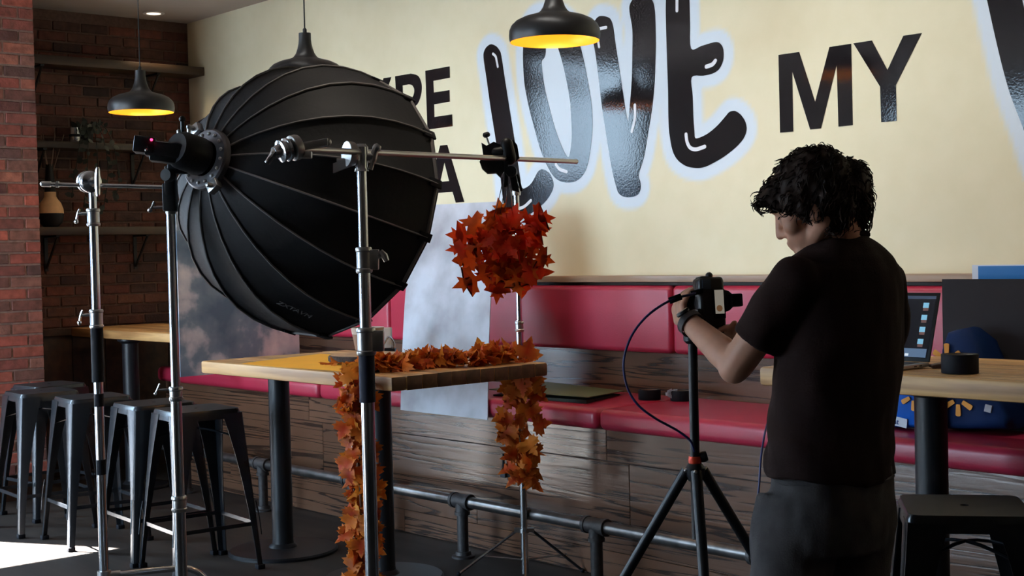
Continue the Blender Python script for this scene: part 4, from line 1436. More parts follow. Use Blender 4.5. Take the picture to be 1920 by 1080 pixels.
t = thing('flash_head', 'black studio flash head with red indicator light behind the softbox', 'studio light', at(318, 300, 4.09))
hx = -ax
hp = apex - ax * 0.02
back = hp - ax * 0.02
obj('front_barrel', MB().lathe([(0, 0), (0.056, 0), (0.058, 0.01), (0.056, 0.075), (0.046, 0.095), (0, 0.095)], hp - ax * 0.005, hx, 30), K['black_plastic'], t)
hl = (RV * -0.98 + UV * 0.10 - FV * 0.18).normalized()
u_ = (UV - hl * UV.dot(hl)).normalized()
w_ = hl.cross(u_)
bc = at(322, 284, 4.08)
obj('body', MB().obox(bc, hl * 0.075, u_ * 0.022, w_ * 0.035).obox(bc - u_ * 0.006 + hl * 0.01, hl * 0.05, u_ * 0.030, w_ * 0.03), K['black_plastic'], t, bevel=0.006)
bc2 = at(272, 273, 4.07)
hb = obj('rear_control_box', MB().obox(bc2, hl * 0.030, u_ * 0.024, w_ * 0.040), K['black_plastic'], t, bevel=0.004)
obj('indicator_lamp', MB().sphere(at(284, 262, 4.022), 0.0042, 10), mat('red_indicator', (1, 0.02, 0.08, 1), 0.4, emit=((1, 0.03, 0.12, 1), 6.0)), hb, 'lit red indicator')
obj('knob', MB().sphere(at(274, 281, 4.022), 0.0045, 10), K['steel'], hb)
for i, (a_, b_) in enumerate([(342, 241), (354, 252), (335, 256)]):
    p = at(a_, b_, 4.11)
    obj('lever', MB().cyl(p - UV * 0.02, p + UV * (0.028 - 0.006 * i), 0.0055, 10).sphere(p + UV * (0.028 - 0.006 * i), 0.010 - 0.002 * i, 10), K['black_metal'] if i == 0 else K['steel'], t)
# tilt bracket from the head down onto the pole
top = Vector((X2, Y2, z_at(329, 392, X2, Y2)))
kn = at(320, 330, 4.14)
obj('tilt_bracket', MB().obox(top + Vector((0, 0, 0.035)), RV * 0.020, FV * 0.020, Vector((0, 0, 0.042))).obox((top + kn) / 2 + UV * 0.03, RV * 0.016, FV * 0.016, ((kn - top) / 2)).obox(at(335, 316, 4.13), RV * 0.030, FV * 0.02, UV * 0.016), K['black_plastic'], t, bevel=0.005)
obj('tilt_knob', MB().lathe([(0, -0.014), (0.018, -0.014), (0.020, 0.0), (0.018, 0.014), (0, 0.014)], kn - FV * 0.03, (RV * 0.4 + FV), 18), K['black_plastic'], t)

# ------------------------------------------------------------------ boards and sheets
# pale grey backdrop board leaning on the bench front behind the table
gb = [on_y(752, 765, 4.272), on_y(915, 780, 4.272)]
zb_ = 0.662
BL, BR = Vector((gb[0].x, 4.272, zb_)), Vector((gb[1].x, 4.272, zb_))
TR, TL = on_y(935, 378, 4.47), on_y(777, 386, 4.47)
mb = MB()
n_ = Vector((0, -0.98, 0.18)) * 0.004
vs = []
NS = 8
for i in range(NS + 1):
    f = i / NS
    s_ = Vector((0, -0.018 * math.sin(PI * f), 0))
    for e in (0, 1):
        for q0, q1 in ((BL, TL), (BR, TR)):
            vs.append(q0.lerp(q1, f) + s_ + n_ * e)
fs = []
for i in range(NS):
    a = i * 4
    fs += [(a, a + 1, a + 5, a + 4), (a + 2, a + 6, a + 7, a + 3), (a, a + 4, a + 6, a + 2), (a + 1, a + 3, a + 7, a + 5)]
fs += [(0, 2, 3, 1), (NS * 4, NS * 4 + 1, NS * 4 + 3, NS * 4 + 2)]
mb.add(vs, fs)
m, nt, p = nodes_of('grey_backdrop_card')
N, L = nt.nodes, nt.links
tc = N.new('ShaderNodeTexCoord')
nz = N.new('ShaderNodeTexNoise')
nz.inputs['Scale'].default_value = 3.2
nz.inputs['Detail'].default_value = 5
L.new(tc.outputs['Object'], nz.inputs['Vector'])
rp = N.new('ShaderNodeValToRGB')
rp.color_ramp.elements[0].position, rp.color_ramp.elements[1].position = 0.33, 0.62
rp.color_ramp.elements[0].color, rp.color_ramp.elements[1].color = srgb(140, 139, 144), srgb(190, 194, 203)
L.new(nz.outputs['Fac'], rp.inputs['Fac'])
L.new(rp.outputs['Color'], p.inputs['Base Color'])
p.inputs['Roughness'].default_value = 0.6
single('backdrop_board', mb, m, 'tall pale grey marbled backdrop board leaning on the bench behind the leaf garland', 'board', 'photo backdrop boards', ang=30)

# dark cloudy backdrop board standing across the bench
m, nt, p = nodes_of('painted_cloud_card')
N, L = nt.nodes, nt.links
tc = N.new('ShaderNodeTexCoord')
nz = N.new('ShaderNodeTexNoise')
nz.inputs['Scale'].default_value = 3.4
nz.inputs['Detail'].default_value = 6
nz.inputs['Roughness'].default_value = 0.5
nz.inputs['Distortion'].default_value = 0.08
L.new(tc.outputs['Object'], nz.inputs['Vector'])
rp = N.new('ShaderNodeValToRGB')
el = rp.color_ramp.elements
el[0].position, el[1].position = 0.36, 0.68
el[0].color, el[1].color = srgb(96, 122, 146), srgb(250, 246, 246)
e_ = el.new(0.50)
e_.color = srgb(132, 156, 176)
e_ = el.new(0.57)
e_.color = srgb(216, 218, 224)
L.new(nz.outputs['Fac'], rp.inputs['Fac'])
L.new(rp.outputs['Color'], p.inputs['Base Color'])
p.inputs['Roughness'].default_value = 0.6
single('backdrop_board', MB().box((-7.548, 3.975, 0.764), (-7.540, 4.815, 1.80)), m, 'backdrop board painted with dark violet and grey clouds, standing on the bench left of the softbox', 'board', 'photo backdrop boards', ang=30)

# mustard sheet on the table
q = [on_z(448, 683.5, ZM), on_z(600, 664, ZM), on_z(735, 672, ZM), on_z(648, 698, ZM)]
mb = MB()
g = [[q[0].lerp(q[3], i / 8).lerp(q[1].lerp(q[2], i / 8), j / 8) for j in range(9)] for i in range(9)]
vs = [v + Vector((0, 0, 0.0022)) for r_ in g for v in r_]
vs = [Vector((max(-5.985, min(-4.48, v.x)), max(3.283, min(4.10, v.y)), v.z + 0.001 * math.sin(9 * v.x) * math.sin(7 * v.y))) for v in vs]
vs2 = [v + Vector((0, 0, 0.0008)) for v in vs]
fs = [(i * 9 + j, i * 9 + j + 1, (i + 1) * 9 + j + 1, (i + 1) * 9 + j) for i in range(8) for j in range(8)]
nb_ = len(vs)
edge = [(0, j) for j in range(9)] + [(i, 8) for i in range(1, 9)] + [(8, j) for j in range(7, -1, -1)] + [(i, 0) for i in range(7, 0, -1)]
ed = [a * 9 + b_ for a, b_ in edge]
fs += [tuple(nb_ + i for i in reversed(f)) for f in fs]
fs += [(ed[i], ed[(i + 1) % len(ed)], nb_ + ed[(i + 1) % len(ed)], nb_ + ed[i]) for i in range(len(ed))]
mb.add(vs + vs2, fs)
single('yellow_sheet', mb, mat('mustard_paper', srgb(246, 176, 14), 0.75, var=(6, 0.06)), 'mustard yellow paper sheet spread on the middle table', 'paper')

# round slice board with bark edge on the table
ctr = on_z(690, 668, ZM + 0.03)
ctr.z = ZM + 0.004
t = thing('serving_board', 'round wooden slice board with dark bark rim on the middle table', 'board', ctr)
prof_ = []
rb_ = MB()
rings = []
for (rr, zz) in ((0.168, 0.002), (0.180, 0.010), (0.181, 0.030), (0.172, 0.036)):
    rings.append([Vector((ctr.x + math.cos(2 * PI * k / 40) * rr * (1 + 0.025 * math.sin(3 * 2 * PI * k / 40 + 1)), ctr.y + math.sin(2 * PI * k / 40) * rr * (1 + 0.03 * math.cos(2 * 2 * PI * k / 40)), ctr.z + zz)) for k in range(40)])
rb_.loft(rings)
obj('bark_rim', rb_, mat('bark', srgb(56, 40, 32), 0.85, var=(60, 0.35), bump=(90, 0.6)), t, ang=50)
top_ = [v + Vector((0, 0, 0.0006)) for v in rings[-1]]
obj('cut_face', MB().add(top_ + [v + Vector((0, 0, -0.002)) for v in top_], [tuple(range(40)), tuple(40 + k for k in reversed(range(40)))] + [(k, (k + 1) % 40, 40 + (k + 1) % 40, 40 + k) for k in range(40)]), wood('slice_face', srgb(140, 104, 76), srgb(188, 150, 112), (16, 16, 16), 0.5, tone=0.0), t)
for k in range(3):
    a = 2 * PI * k / 3 + 0.3
    obj('foot', MB().cyl((ctr.x + 0.11 * math.cos(a), ctr.y + 0.11 * math.sin(a), ctr.z - 0.0005), (ctr.x + 0.11 * math.cos(a), ctr.y + 0.11 * math.sin(a), ctr.z + 0.004), 0.012, 10), K['rubber'], t)
ZB = ctr.z + 0.0372
c_ = Vector((on_z(690, 656, ZB).x, on_z(690, 656, ZB).y, ZB))
t = thing('paper_cup', 'brown kraft cup with cream rim standing on the round slice board', 'cup', c_)
obj('kraft_body', MB().lathe([(0.0, 0), (0.058, 0), (0.060, 0.004), (0.073, 0.078), (0.070, 0.078), (0.057, 0.006), (0, 0.006)], c_, n=32), mat('kraft_paper', srgb(138, 106, 84), 0.8), t)
obj('cream_band', MB().lathe([(0.0735, 0.0765), (0.0785, 0.104), (0.080, 0.106), (0.078, 0.108), (0.076, 0.104), (0.071, 0.0765), (0.0735, 0.0765)], c_, n=32), mat('cream_card', srgb(186, 168, 152), 0.8), t)
c_ = on_y(718, 650, 4.055)
c_ = Vector((c_.x, 4.055, ZM + 0.001))
t = thing('napkin_holder', 'small white napkin block in a shiny clip behind the chrome stand collar', 'napkin holder', c_)
obj('napkin_stack', MB().obox(c_ + Vector((0, 0, 0.078)), (RV.xy.to_3d()).normalized() * 0.045, (FV.xy.to_3d()).normalized() * 0.03, (0, 0, 0.05)), mat('napkin', srgb(198, 190, 180), 0.9), t, bevel=0.004)
w_ = (RV.xy.to_3d()).normalized()
obj('chrome_clip', MB().tube(smooth_line([c_ + w_ * 0.050 + Vector((0, 0, 0.012)), c_ + w_ * 0.056 + Vector((0, 0, 0.05)), c_ + w_ * 0.035 - FV.xy.to_3d() * 0.04 + Vector((0, 0, 0.085)), c_ + w_ * 0.01 - FV.xy.to_3d() * 0.045 + Vector((0, 0, 0.05))], 5), 0.005, 8), K['chrome'], t)
obj('holder_base', MB().obox(c_ + Vector((0, 0, 0.013)), w_ * 0.062, (FV.xy.to_3d()).normalized() * 0.04, (0, 0, 0.0125)), K['black_plastic'], t, bevel=0.003)

# ------------------------------------------------------------------ autumn leaves
MAPLE = [(0, -0.16), (0.012, -0.02), (0.10, 0.02), (0.27, -0.08), (0.29, 0.03), (0.47, 0.06), (0.40, 0.18), (0.56, 0.33), (0.44, 0.37), (0.46, 0.50), (0.32, 0.47), (0.18, 0.44), (0.25, 0.63), (0.15, 0.67), (0.10, 0.82), (0, 1.0)]
OAKISH = [(0, -0.20), (0.012, 0.0), (0.05, 0.10), (0.20, 0.03), (0.34, -0.02), (0.31, 0.10), (0.40, 0.20), (0.24, 0.22), (0.08, 0.25), (0.07, 0.37), (0.24, 0.42), (0.44, 0.42), (0.40, 0.52), (0.50, 0.66), (0.32, 0.60), (0.09, 0.52), (0.07, 0.63), (0.17, 0.72), (0.27, 0.86), (0.12, 0.84), (0, 1.10)]
K['leaf_red'] = random_ramp('red_oak_leaf', [srgb(214, 34, 18), srgb(232, 66, 16), srgb(192, 22, 20), srgb(230, 98, 18), srgb(216, 42, 20), srgb(232, 116, 22), srgb(184, 46, 20)], 0.6, (14, 0.25), None, 'rim', srgb(176, 84, 30), 0.2)
K['leaf_orange'] = random_ramp('orange_maple_leaf', [srgb(200, 76, 18), srgb(164, 42, 20), srgb(214, 104, 22), srgb(138, 36, 24), srgb(190, 58, 20), srgb(228, 146, 44), srgb(160, 50, 24)], 0.6, (14, 0.25), None, 'rim', srgb(214, 140, 50), 0.2)
REDS = [leaf_mesh('leaf', OAKISH, K['leaf_red'], 0.098, b_, s, 0.9) for s, b_ in enumerate([(0.25, 0.3, 0.03), (-0.3, 0.5, 0.05), (0.5, -0.2, 0.04), (0.1, 0.8, 0.06)])]
REDS += [leaf_mesh('leaf', MAPLE, K['leaf_red'], 0.085, b_, 30 + s, 0.95) for s, b_ in enumerate([(0.6, 0.5, 0.05), (-0.5, 0.7, 0.06)])]
ORNG = [leaf_mesh('leaf', MAPLE, K['leaf_orange'], 0.078, b_, 10 + s, 1.15) for s, b_ in enumerate([(0.35, 0.5, 0.05), (-0.5, 0.9, 0.06), (0.8, -0.4, 0.06), (0.2, 1.2, 0.08), (-0.3, -0.9, 0.07)])]
rnd = random.Random(21)

# bunch of red leaves hanging from the clamp
DB = 4.45
bc_ = at(944, 464, DB)
t = thing('leaf_bunch', 'bunch of red oak shaped leaves hanging by wires from the boom arm', 'leaves', at(950, 400, DB))
st = at(950, 402, DB)
for k in range(7):
    a = 2 * PI * k / 7
    e = bc_ + RV * (0.085 * math.cos(a)) + FV * (0.07 * math.sin(a)) - UV * rnd.uniform(-0.02, 0.07)
    obj('stem', MB().tube(smooth_line([st, st.lerp(e, 0.5) + RV * 0.01, e], 4), 0.0018, 5), K['leaf_red'], t)
tips = [((1000, 408), (0.95, 0.35)), ((1008, 418), (1, -0.1)), ((880, 446), (-0.9, -0.1)), ((872, 470), (-0.9, -0.45)), ((868, 487), (-1, -0.12)), ((1008, 482), (1, -0.2)), ((1000, 509), (1, -0.04)), ((897, 520), (-0.9, -0.35)), ((935, 530), (-0.1, -1)), ((985, 530), (0.2, -1)),
        ((905, 424), (-0.8, 0.35)), ((962, 403), (0.2, 1)), ((940, 408), (-0.2, 1)), ((990, 440), (0.9, 0.3)), ((990, 462), (0.9, -0.4)), ((915, 505), (-0.7, -0.7)), ((965, 522), (0.1, -1))]
for (xy, dr) in tips:
    p = at(xy[0] - dr[0] * 22, xy[1] + dr[1] * 22, DB + rnd.uniform(-0.07, 0.02))
    up = RV * dr[0] + UV * dr[1] + FV * rnd.uniform(-0.25, 0.25)
    nrm_ = -FV + RV * rnd.uniform(-0.6, 0.6) + UV * rnd.uniform(-0.5, 0.7)
    scatter_leaf('leaf', rnd.choice(REDS), t, p, nrm_, up, 0, rnd.uniform(0.95, 1.2))
for k in range(66):
    a, b_ = rnd.uniform(0, 2 * PI), rnd.uniform(-1, 1)
    rr = math.sqrt(1 - b_ * b_) * rnd.uniform(0.2, 1.0)
    off = RV * (0.055 * rr * math.cos(a)) + FV * (0.055 * rr * math.sin(a)) + UV * (0.066 * b_)
    up = off.normalized() + Vector((rnd.uniform(-.6, .6), rnd.uniform(-.6, .6), rnd.uniform(-.9, .3)))
    nrm_ = off.normalized() * 0.7 - FV * 0.7 + Vector((rnd.uniform(-.7, .7), rnd.uniform(-.7, .7), rnd.uniform(-.3, .8)))
    scatter_leaf('leaf', rnd.choice(REDS), t, bc_ + off, nrm_, up, 0, rnd.uniform(0.75, 1.0))


def translucent(m, k):
    nt = m.node_tree
    p = nt.nodes['Principled BSDF']
    col = p.inputs['Base Color'].links[0].from_socket
    tr = nt.nodes.new('ShaderNodeBsdfTranslucent')
    nt.links.new(col, tr.inputs['Color'])
    mx = nt.nodes.new('ShaderNodeMixShader')
    mx.inputs[0].default_value = k
    nt.links.new(p.outputs[0], mx.inputs[1])
    nt.links.new(tr.outputs[0], mx.inputs[2])
    nt.links.new(mx.outputs[0], nt.nodes['Material Output'].inputs['Surface'])


translucent(K['leaf_red'], 0.55)
translucent(K['leaf_orange'], 0.35)


def garland(t, path, n, spread, flat=0.0, vine=True, hang=True, sc=(0.8, 1.1), vine_r=0.004):
    path = [Vector(p) for p in path]
    if vine:
        obj('vine', MB().tube(path, vine_r, 6), mat('vine_wire', srgb(92, 58, 34), 0.8), t)
    for k in range(n):
        f = k / (n - 1) * (len(path) - 1.001)
        i = int(f)
        p = path[i].lerp(path[i + 1], f - i)
        tan = (path[i + 1] - path[i]).normalized()
        x, y, _ = frame_of(tan)
        a = rnd.uniform(0, 2 * PI)
        rad = x * math.cos(a) + y * math.sin(a)
        if flat:
            rad = Vector((rad.x, rad.y, abs(rad.z)))
        off = rad * spread * rnd.uniform(0.15, 1.0)
        if hang:
            up = rad * 0.6 + tan * rnd.uniform(0.2, 1.0) + Vector((0, 0, rnd.uniform(-0.5, 0.2)))
            nrm_ = rad * 0.8 - FV * 0.5 + Vector((rnd.uniform(-.7, .7), rnd.uniform(-.7, .7), rnd.uniform(-.5, .5)))
        else:
            up = rad * 0.8 + Vector((rnd.uniform(-1, 1), rnd.uniform(-1, 1), rnd.uniform(-0.1, 0.55)))
            nrm_ = Vector((rnd.uniform(-.8, .8), rnd.uniform(-1.1, .5), rnd.uniform(0.2, 1.0)))
        scatter_leaf('leaf', rnd.choice(ORNG), t, p + off, nrm_, up, 0, rnd.uniform(*sc))


K5 = Vector((X5, Y5, 0))
gp = [on_z(690, 693, ZM + 0.02), on_y(668, 700, 3.20), on_y(664, 730, 3.16), on_y(668, 790, 3.16), on_y(672, 860, 3.16), on_y(676, 940, 3.16), on_y(678, 1010, 3.16), on_y(680, 1075, 3.16), on_y(680, 1110, 3.16)]
t = thing('leaf_garland', 'orange maple leaf garland hanging to the floor from the front edge of the middle table', 'garland', (gp[4].x, gp[4].y, 0), 'autumn leaf garlands')
garland(t, smooth_line(gp[1:], 5), 165, 0.058, sc=(0.8, 1.15))
gp = [on_z(a_, b_, ZM + 0.012) for a_, b_ in ((690, 691), (705, 692), (720, 692), (755, 690), (800, 684), (850, 683), (900, 680), (940, 676), (985, 672))]
t = thing('leaf_garland', 'orange and rust maple leaf garland heaped along the end of the middle table', 'garland', (gp[4].x, gp[4].y, ZM), 'autumn leaf garlands')
garland(t, smooth_line(gp, 6), 150, 0.045, flat=1, hang=False, sc=(0.75, 1.15))
for a_, b_, c_ in ((616, 680, 0.9), (634, 683, 0.8), (652, 682, 0.9), (668, 687, 1.0), (680, 689, 1.0), (650, 690, 0.8)):
    scatter_leaf('leaf', rnd.choice(ORNG), t, on_z(a_, b_, ZM + 0.010), (rnd.uniform(-.2, .2), -0.25, 1), (rnd.uniform(-1, 1), rnd.uniform(-1, 1), 0.02), 0, c_)
p = on_z(978, 668, ZM)
scatter_leaf('leaf', ORNG[0], t, at(985, 672, 5.98), -FV + RV * 0.3, UV + RV * 0.25, 0, 1.3)
gp = [(978, 700), (977, 716), (975, 745), (978, 780), (974, 815), (980, 850), (984, 878), (986, 896)]
gp = [at(a_, b_, 6.15) for a_, b_ in gp]
t = thing('leaf_garland', 'short orange maple leaf garland hanging around the thin chrome stand below the table end', 'garland', (gp[-1].x, gp[-1].y, gp[-1].z), 'autumn leaf garlands')
garland(t, smooth_line(gp, 5), 58, 0.055, sc=(0.85, 1.25))
for xy, dr in [((950, 728), (-0.8, -0.5)), ((1012, 742), (0.8, -0.6)), ((955, 752), (-0.5, -0.9)), ((1000, 726), (0.6, -0.7)), ((960, 845), (-0.9, 0.2)), ((1005, 850), (0.4, -1)), ((985, 893), (0.2, -1)), ((950, 790), (-0.9, -0.1)), ((1012, 795), (0.9, 0.1))]:
    p = at(xy[0] - dr[0] * 14, xy[1] + dr[1] * 14, 6.12)
    scatter_leaf('leaf', rnd.choice(ORNG), t, p, -FV + RV * rnd.uniform(-0.5, 0.5) + UV * rnd.uniform(-0.3, 0.6), RV * dr[0] + UV * dr[1], 0, rnd.uniform(1.0, 1.3))

# ------------------------------------------------------------------ black clamp on the boom arm, with wires to the bunch
def arm_at(px_):
    lo, hi = 0.0, 1.0
    for _ in range(40):
        md = (lo + hi) / 2
        q = B0.lerp(B1, md) - Vector(CAM)
        x = 960 + FPX * q.dot(RV) / q.dot(FV)
        lo, hi = (md, hi) if x < px_ else (lo, md)
    return B0.lerp(B1, lo)


ca = arm_at(952)
dc = (ca - Vector(CAM)).dot(FV)
A_ = lambda x, y, dd=0.0: at(x, y, dc + dd)
t = thing('clamp', 'black photo clamp with wing knob gripping the boom arm above the red leaves', 'clamp', ca)
w3 = lambda a: a * (dc / FPX)
jaw = [(903, 268), (912, 273), (926, 266), (938, 271), (952, 268), (962, 262), (970, 272), (974, 296), (968, 302), (948, 302), (945, 322), (938, 332), (930, 324), (914, 325), (904, 316), (899, 303), (906, 292)]
poly = [((a - 940) * dc / FPX, (300 - b_) * dc / FPX) for a, b_ in jaw]
obj('jaw', MB().plate([poly], A_(940, 300, 0.012), RV, UV, FV, 0.022), K['black_plastic'], t, bevel=0.003)
obj('body', MB().capsule(A_(950, 270, -0.004), A_(955, 296, -0.004), 0.020, 0.022, 14).capsule(A_(930, 285, 0.0), A_(952, 283, -0.004), 0.014, 0.018, 12), K['black_plastic'], t)
obj('screw', MB().cyl(A_(917, 270), A_(912, 256), 0.003, 8), K['steel'], t)
obj('knob', MB().lathe([(0, -0.005), (0.010, -0.005), (0.012, 0), (0.010, 0.006), (0, 0.006)], A_(912, 253), (RV * -0.3 + UV - FV * 0.5), 14), K['black_plastic'], t)
obj('lower_knob', MB().lathe([(0, -0.012), (0.017, -0.012), (0.018, 0.0), (0.015, 0.012), (0, 0.012)], A_(959, 322, -0.01), (FV + RV * 0.1), 18), K['black_plastic'], t)
obj('lower_jaw', MB().obox(A_(964, 343), RV * w3(7) - UV * w3(2), FV * 0.010, UV * w3(16) - RV * w3(3)).obox(A_(974, 343, 0.02), RV * w3(2.5), FV * 0.008, UV * w3(16) - RV * w3(4)).obox(A_(949, 325), RV * w3(4), FV * 0.008, UV * w3(26)), K['black_plastic'], t, bevel=0.002)
t = thing('hanging_wires', 'thin dark wires running from the black clamp down to the red leaf bunch', 'wire', A_(945, 360))
for a_, b_ in (((944, 330), (926, 408)), ((946, 335), (938, 402)), ((950, 340), (947, 396)), ((955, 345), (960, 398))):
    obj('wire', MB().tube(smooth_line([A_(*a_), A_((a_[0] + b_[0]) / 2 + 1.5, (a_[1] + b_[1]) / 2), at(b_[0], b_[1], DB)], 5), 0.0013, 5), K['steel'] if a_[0] > 948 else K['black_plastic'], t)

# ------------------------------------------------------------------ things on the bench and right table
ZS = 0.762
q = [on_z(917, 731, ZS + 0.03), on_z(1014, 716, ZS + 0.035), on_z(1203, 730, ZS + 0.016), on_z(1103, 746, ZS + 0.030)]
q = [Vector((v.x, min(v.y, 4.80), v.z)) for v in q]
mb = MB()
low = [Vector((v.x, v.y, ZS + 0.001)) for v in q]
t = thing('folded_mat', 'flat olive green folded mat lying on the bench seat', 'mat', ((q[0].x + q[2].x) / 2, (q[0].y + q[2].y) / 2, ZS))
olive = mat('olive_board', srgb(86, 92, 56), 0.6, var=(5, 0.08))
up_ = Vector((0, 0, 0.004))
obj('top_sheet', MB().loft([[v for v in q], [v + up_ for v in q]]), olive, t, bevel=0.001, segs=1)
lo_ = [v - Vector((0, 0, 0.012 + 0.010 * (i in (0, 1)))) for i, v in enumerate([v.lerp((q[0] + q[2]) / 2, 0.06) for v in q])]
lo_ = [Vector((v.x, v.y, max(v.z, ZS + 0.001))) for v in lo_]
obj('lower_sheet', MB().loft([[Vector((v.x, v.y, ZS + 0.0008)) for v in lo_], lo_]), mat('dark_green_board', srgb(34, 46, 34), 0.7), t)


def tape_roll(c, axis, r, h, label, mat_core):
    c = Vector(c)
    t = thing('tape_roll', label, 'tape', c, 'rolls of black tape')
    obj('tape', MB().lathe([(r * 0.72, 0), (r, 0), (r, h), (r * 0.72, h), (r * 0.72, 0)], c, axis, 40), K['rubber'], t, bevel=0.0015)
    obj('core', MB().lathe([(r * 0.66, 0.001), (r * 0.715, 0.001), (r * 0.715, h - 0.001), (r * 0.66, h - 0.001), (r * 0.66, 0.001)], c, axis, 40), mat_core, t)
    return t


core = mat('card_core', srgb(120, 104, 90), 0.8)
p = on_z(1218, 749, ZS)
tape_roll((p.x, p.y, ZS + 0.001), (0, 0, 1), 0.052, 0.046, 'black gaffer tape roll on the bench seat beside the olive mat', core)
p = on_z(1279, 751, ZS)
t = tape_roll((p.x, p.y, ZS + 0.001), (0, 0, 1), 0.054, 0.046, 'black tape roll in crinkled clear film on the bench seat next to the tripod column', core)
film = mat('clear_film', (0.75, 0.78, 0.85, 1), 0.08, 0.0, 1.0)
film.node_tree.nodes['Principled BSDF'].inputs['Transmission Weight'].default_value = 0.6
fm = MB()
rr = random.Random(4)
for k in range(9):
    c_ = Vector((p.x, p.y, ZS + 0.030)) - RV * 0.050 - FV * 0.012 + Vector((rr.uniform(-.014, .014), rr.uniform(-.014, .014), rr.uniform(-.016, .018)))
    fm.obox(c_, RV * 0.010 + UV * rr.uniform(-.006, .006), UV * 0.007, FV * 0.004 + RV * rr.uniform(-.004, .004))
obj('crinkled_film', fm, film, t)['kind'] = 'stuff'
ZR_ = 1.05
p = on_z(1800, 700, ZR_)
tape_roll((p.x, p.y, ZR_ + 0.002), (0, 0, 1), 0.056, 0.058, 'large black tape roll standing flat on the right table near the laptop', core)
p = on_z(1757, 690, ZR_)
single('wooden_wedge', MB().add([p + RV * a * 0.022 + FV.xy.to_3d() * b_ * 0.02 + Vector((0, 0, c_ * 0.016 * (1.0 if a > 0 else 0.55) + 0.002)) for a in (-1, 1) for b_ in (-1, 1) for c_ in (0, 1)], [(0, 1, 3, 2), (4, 6, 7, 5), (0, 4, 5, 1), (2, 3, 7, 6), (0, 2, 6, 4), (1, 5, 7, 3)]), mat('wedge_wood', srgb(66, 40, 34), 0.6), 'small dark brown wedge lying by the tape roll on the right table', 'wedge', bevel=0.002)

# laptop
hr = on_z(1743, 684.5, ZR_ + 0.008)
LW, LD, LH = 0.35, 0.24, 0.235
lx, ly = Vector((-1, 0.0, 0)), Vector((0, -1, 0))
t = thing('laptop', 'open laptop with dark desktop on its screen, on the right table behind the person', 'laptop', (hr.x - LW / 2, hr.y - LD / 2, ZR_ + 0.002))
silver = mat('laptop_aluminium', srgb(176, 170, 166), 0.38, 0.7)
obj('base', MB().box((hr.x - LW, hr.y - LD, ZR_ + 0.003), (hr.x, hr.y, ZR_ + 0.016)), silver, t, bevel=0.003)
obj('keyboard', MB().box((hr.x - LW + 0.025, hr.y - 0.13, ZR_ + 0.0158), (hr.x - 0.025, hr.y - 0.02, ZR_ + 0.0172)), K['black_plastic'], t)
for k in range(2):
    obj('port', MB().box((hr.x - 0.0005, hr.y - 0.06 - 0.03 * k, ZR_ + 0.007), (hr.x + 0.0006, hr.y - 0.045 - 0.03 * k, ZR_ + 0.011)), K['black_plastic'], t)
up_ = Vector((0, math.sin(math.radians(18)), math.cos(math.radians(18))))
no_ = Vector((0, -up_.z, up_.y))
ho = Vector((hr.x, hr.y, ZR_ + 0.017))
ld = obj('lid', MB().obox(ho + lx * LW / 2 + up_ * LH / 2, lx * LW / 2, up_ * LH / 2, no_ * 0.003), K['black_plastic'], t, bevel=0.002)
so = ho + no_ * 0.0034


def scr(name, x0, y0, x1, y1, m, lift=0.0):
    return obj(name, MB().obox(so + no_ * lift + lx * (LW - (x0 + x1) / 2 * LW) + up_ * ((y0 + y1) / 2 * LH), lx * (x1 - x0) / 2 * LW, up_ * (y1 - y0) / 2 * LH, no_ * 0.0003), m, ld)


scr('screen', 0.03, 0.05, 0.97, 0.95, mat('screen_dark', (0.004, 0.004, 0.008, 1), 0.2, emit=((0.01, 0.015, 0.03, 1), 0.15)))
scr('screen_menu_bar', 0.03, 0.905, 0.97, 0.95, mat('screen_bar', (0.02, 0.03, 0.05, 1), 0.3, emit=((0.06, 0.09, 0.16, 1), 0.5)), 0.0005)
scr('screen_wallpaper_foot', 0.03, 0.06, 0.955, 0.185, mat('screen_hills', (0.02, 0.03, 0.05, 1), 0.3, emit=((0.10, 0.17, 0.28, 1), 0.9)), 0.0005)
blue_i = mat('screen_thumb_sky', (0.05, 0.1, 0.14, 1), 0.3, emit=((0.22, 0.52, 0.72, 1), 0.9))
brown_i = mat('screen_thumb_ground', (0.05, 0.02, 0.02, 1), 0.3, emit=((0.17, 0.09, 0.08, 1), 0.7))
for k in range(4):
    y0 = 0.745 - 0.175 * k
    scr('screen_icon', 0.845, y0 + 0.030, 0.905, y0 + 0.105, blue_i, 0.0007)
    scr('screen_icon', 0.850, y0 - 0.010, 0.905, y0 + 0.030, brown_i, 0.0007)
scr('screen_cursor', 0.73, 0.075, 0.77, 0.11, mat('screen_white', (.5, .5, .5, 1), .3, emit=((0.7, 0.8, 0.9, 1), 0.8)), 0.0009)

# foam boards and blue panel leaning on the back cushions at the right
single('foam_board', MB().box((-2.875, 4.705, 0.764), (-2.10, 4.713, 1.318)), mat('charcoal_board', srgb(38, 35, 38), 0.7, 0, 0.2), 'large charcoal foam board leaning on the bench back at the far right', 'board', 'display boards on the right bench')
p0, p1 = on_y(1823, 497, 4.79), on_y(1823, 523, 4.79)
t = thing('blue_panel', 'bright blue panel with white border rising behind the charcoal foam board', 'board', (p0.x + 0.3, 4.79, ZS))
obj('white_card', MB().box((p0.x, 4.788, 0.764), (p0.x + 0.75, 4.796, p0.z)), mat('white_card', srgb(214, 220, 232), 0.6), t)
obj('blue_print', MB().box((p0.x + 0.026, 4.7865, 0.79), (p0.x + 0.73, 4.788, p0.z - 0.004)), mat('blue_print', srgb(4, 104, 172), 0.5), t, 'plain bright blue printed face')

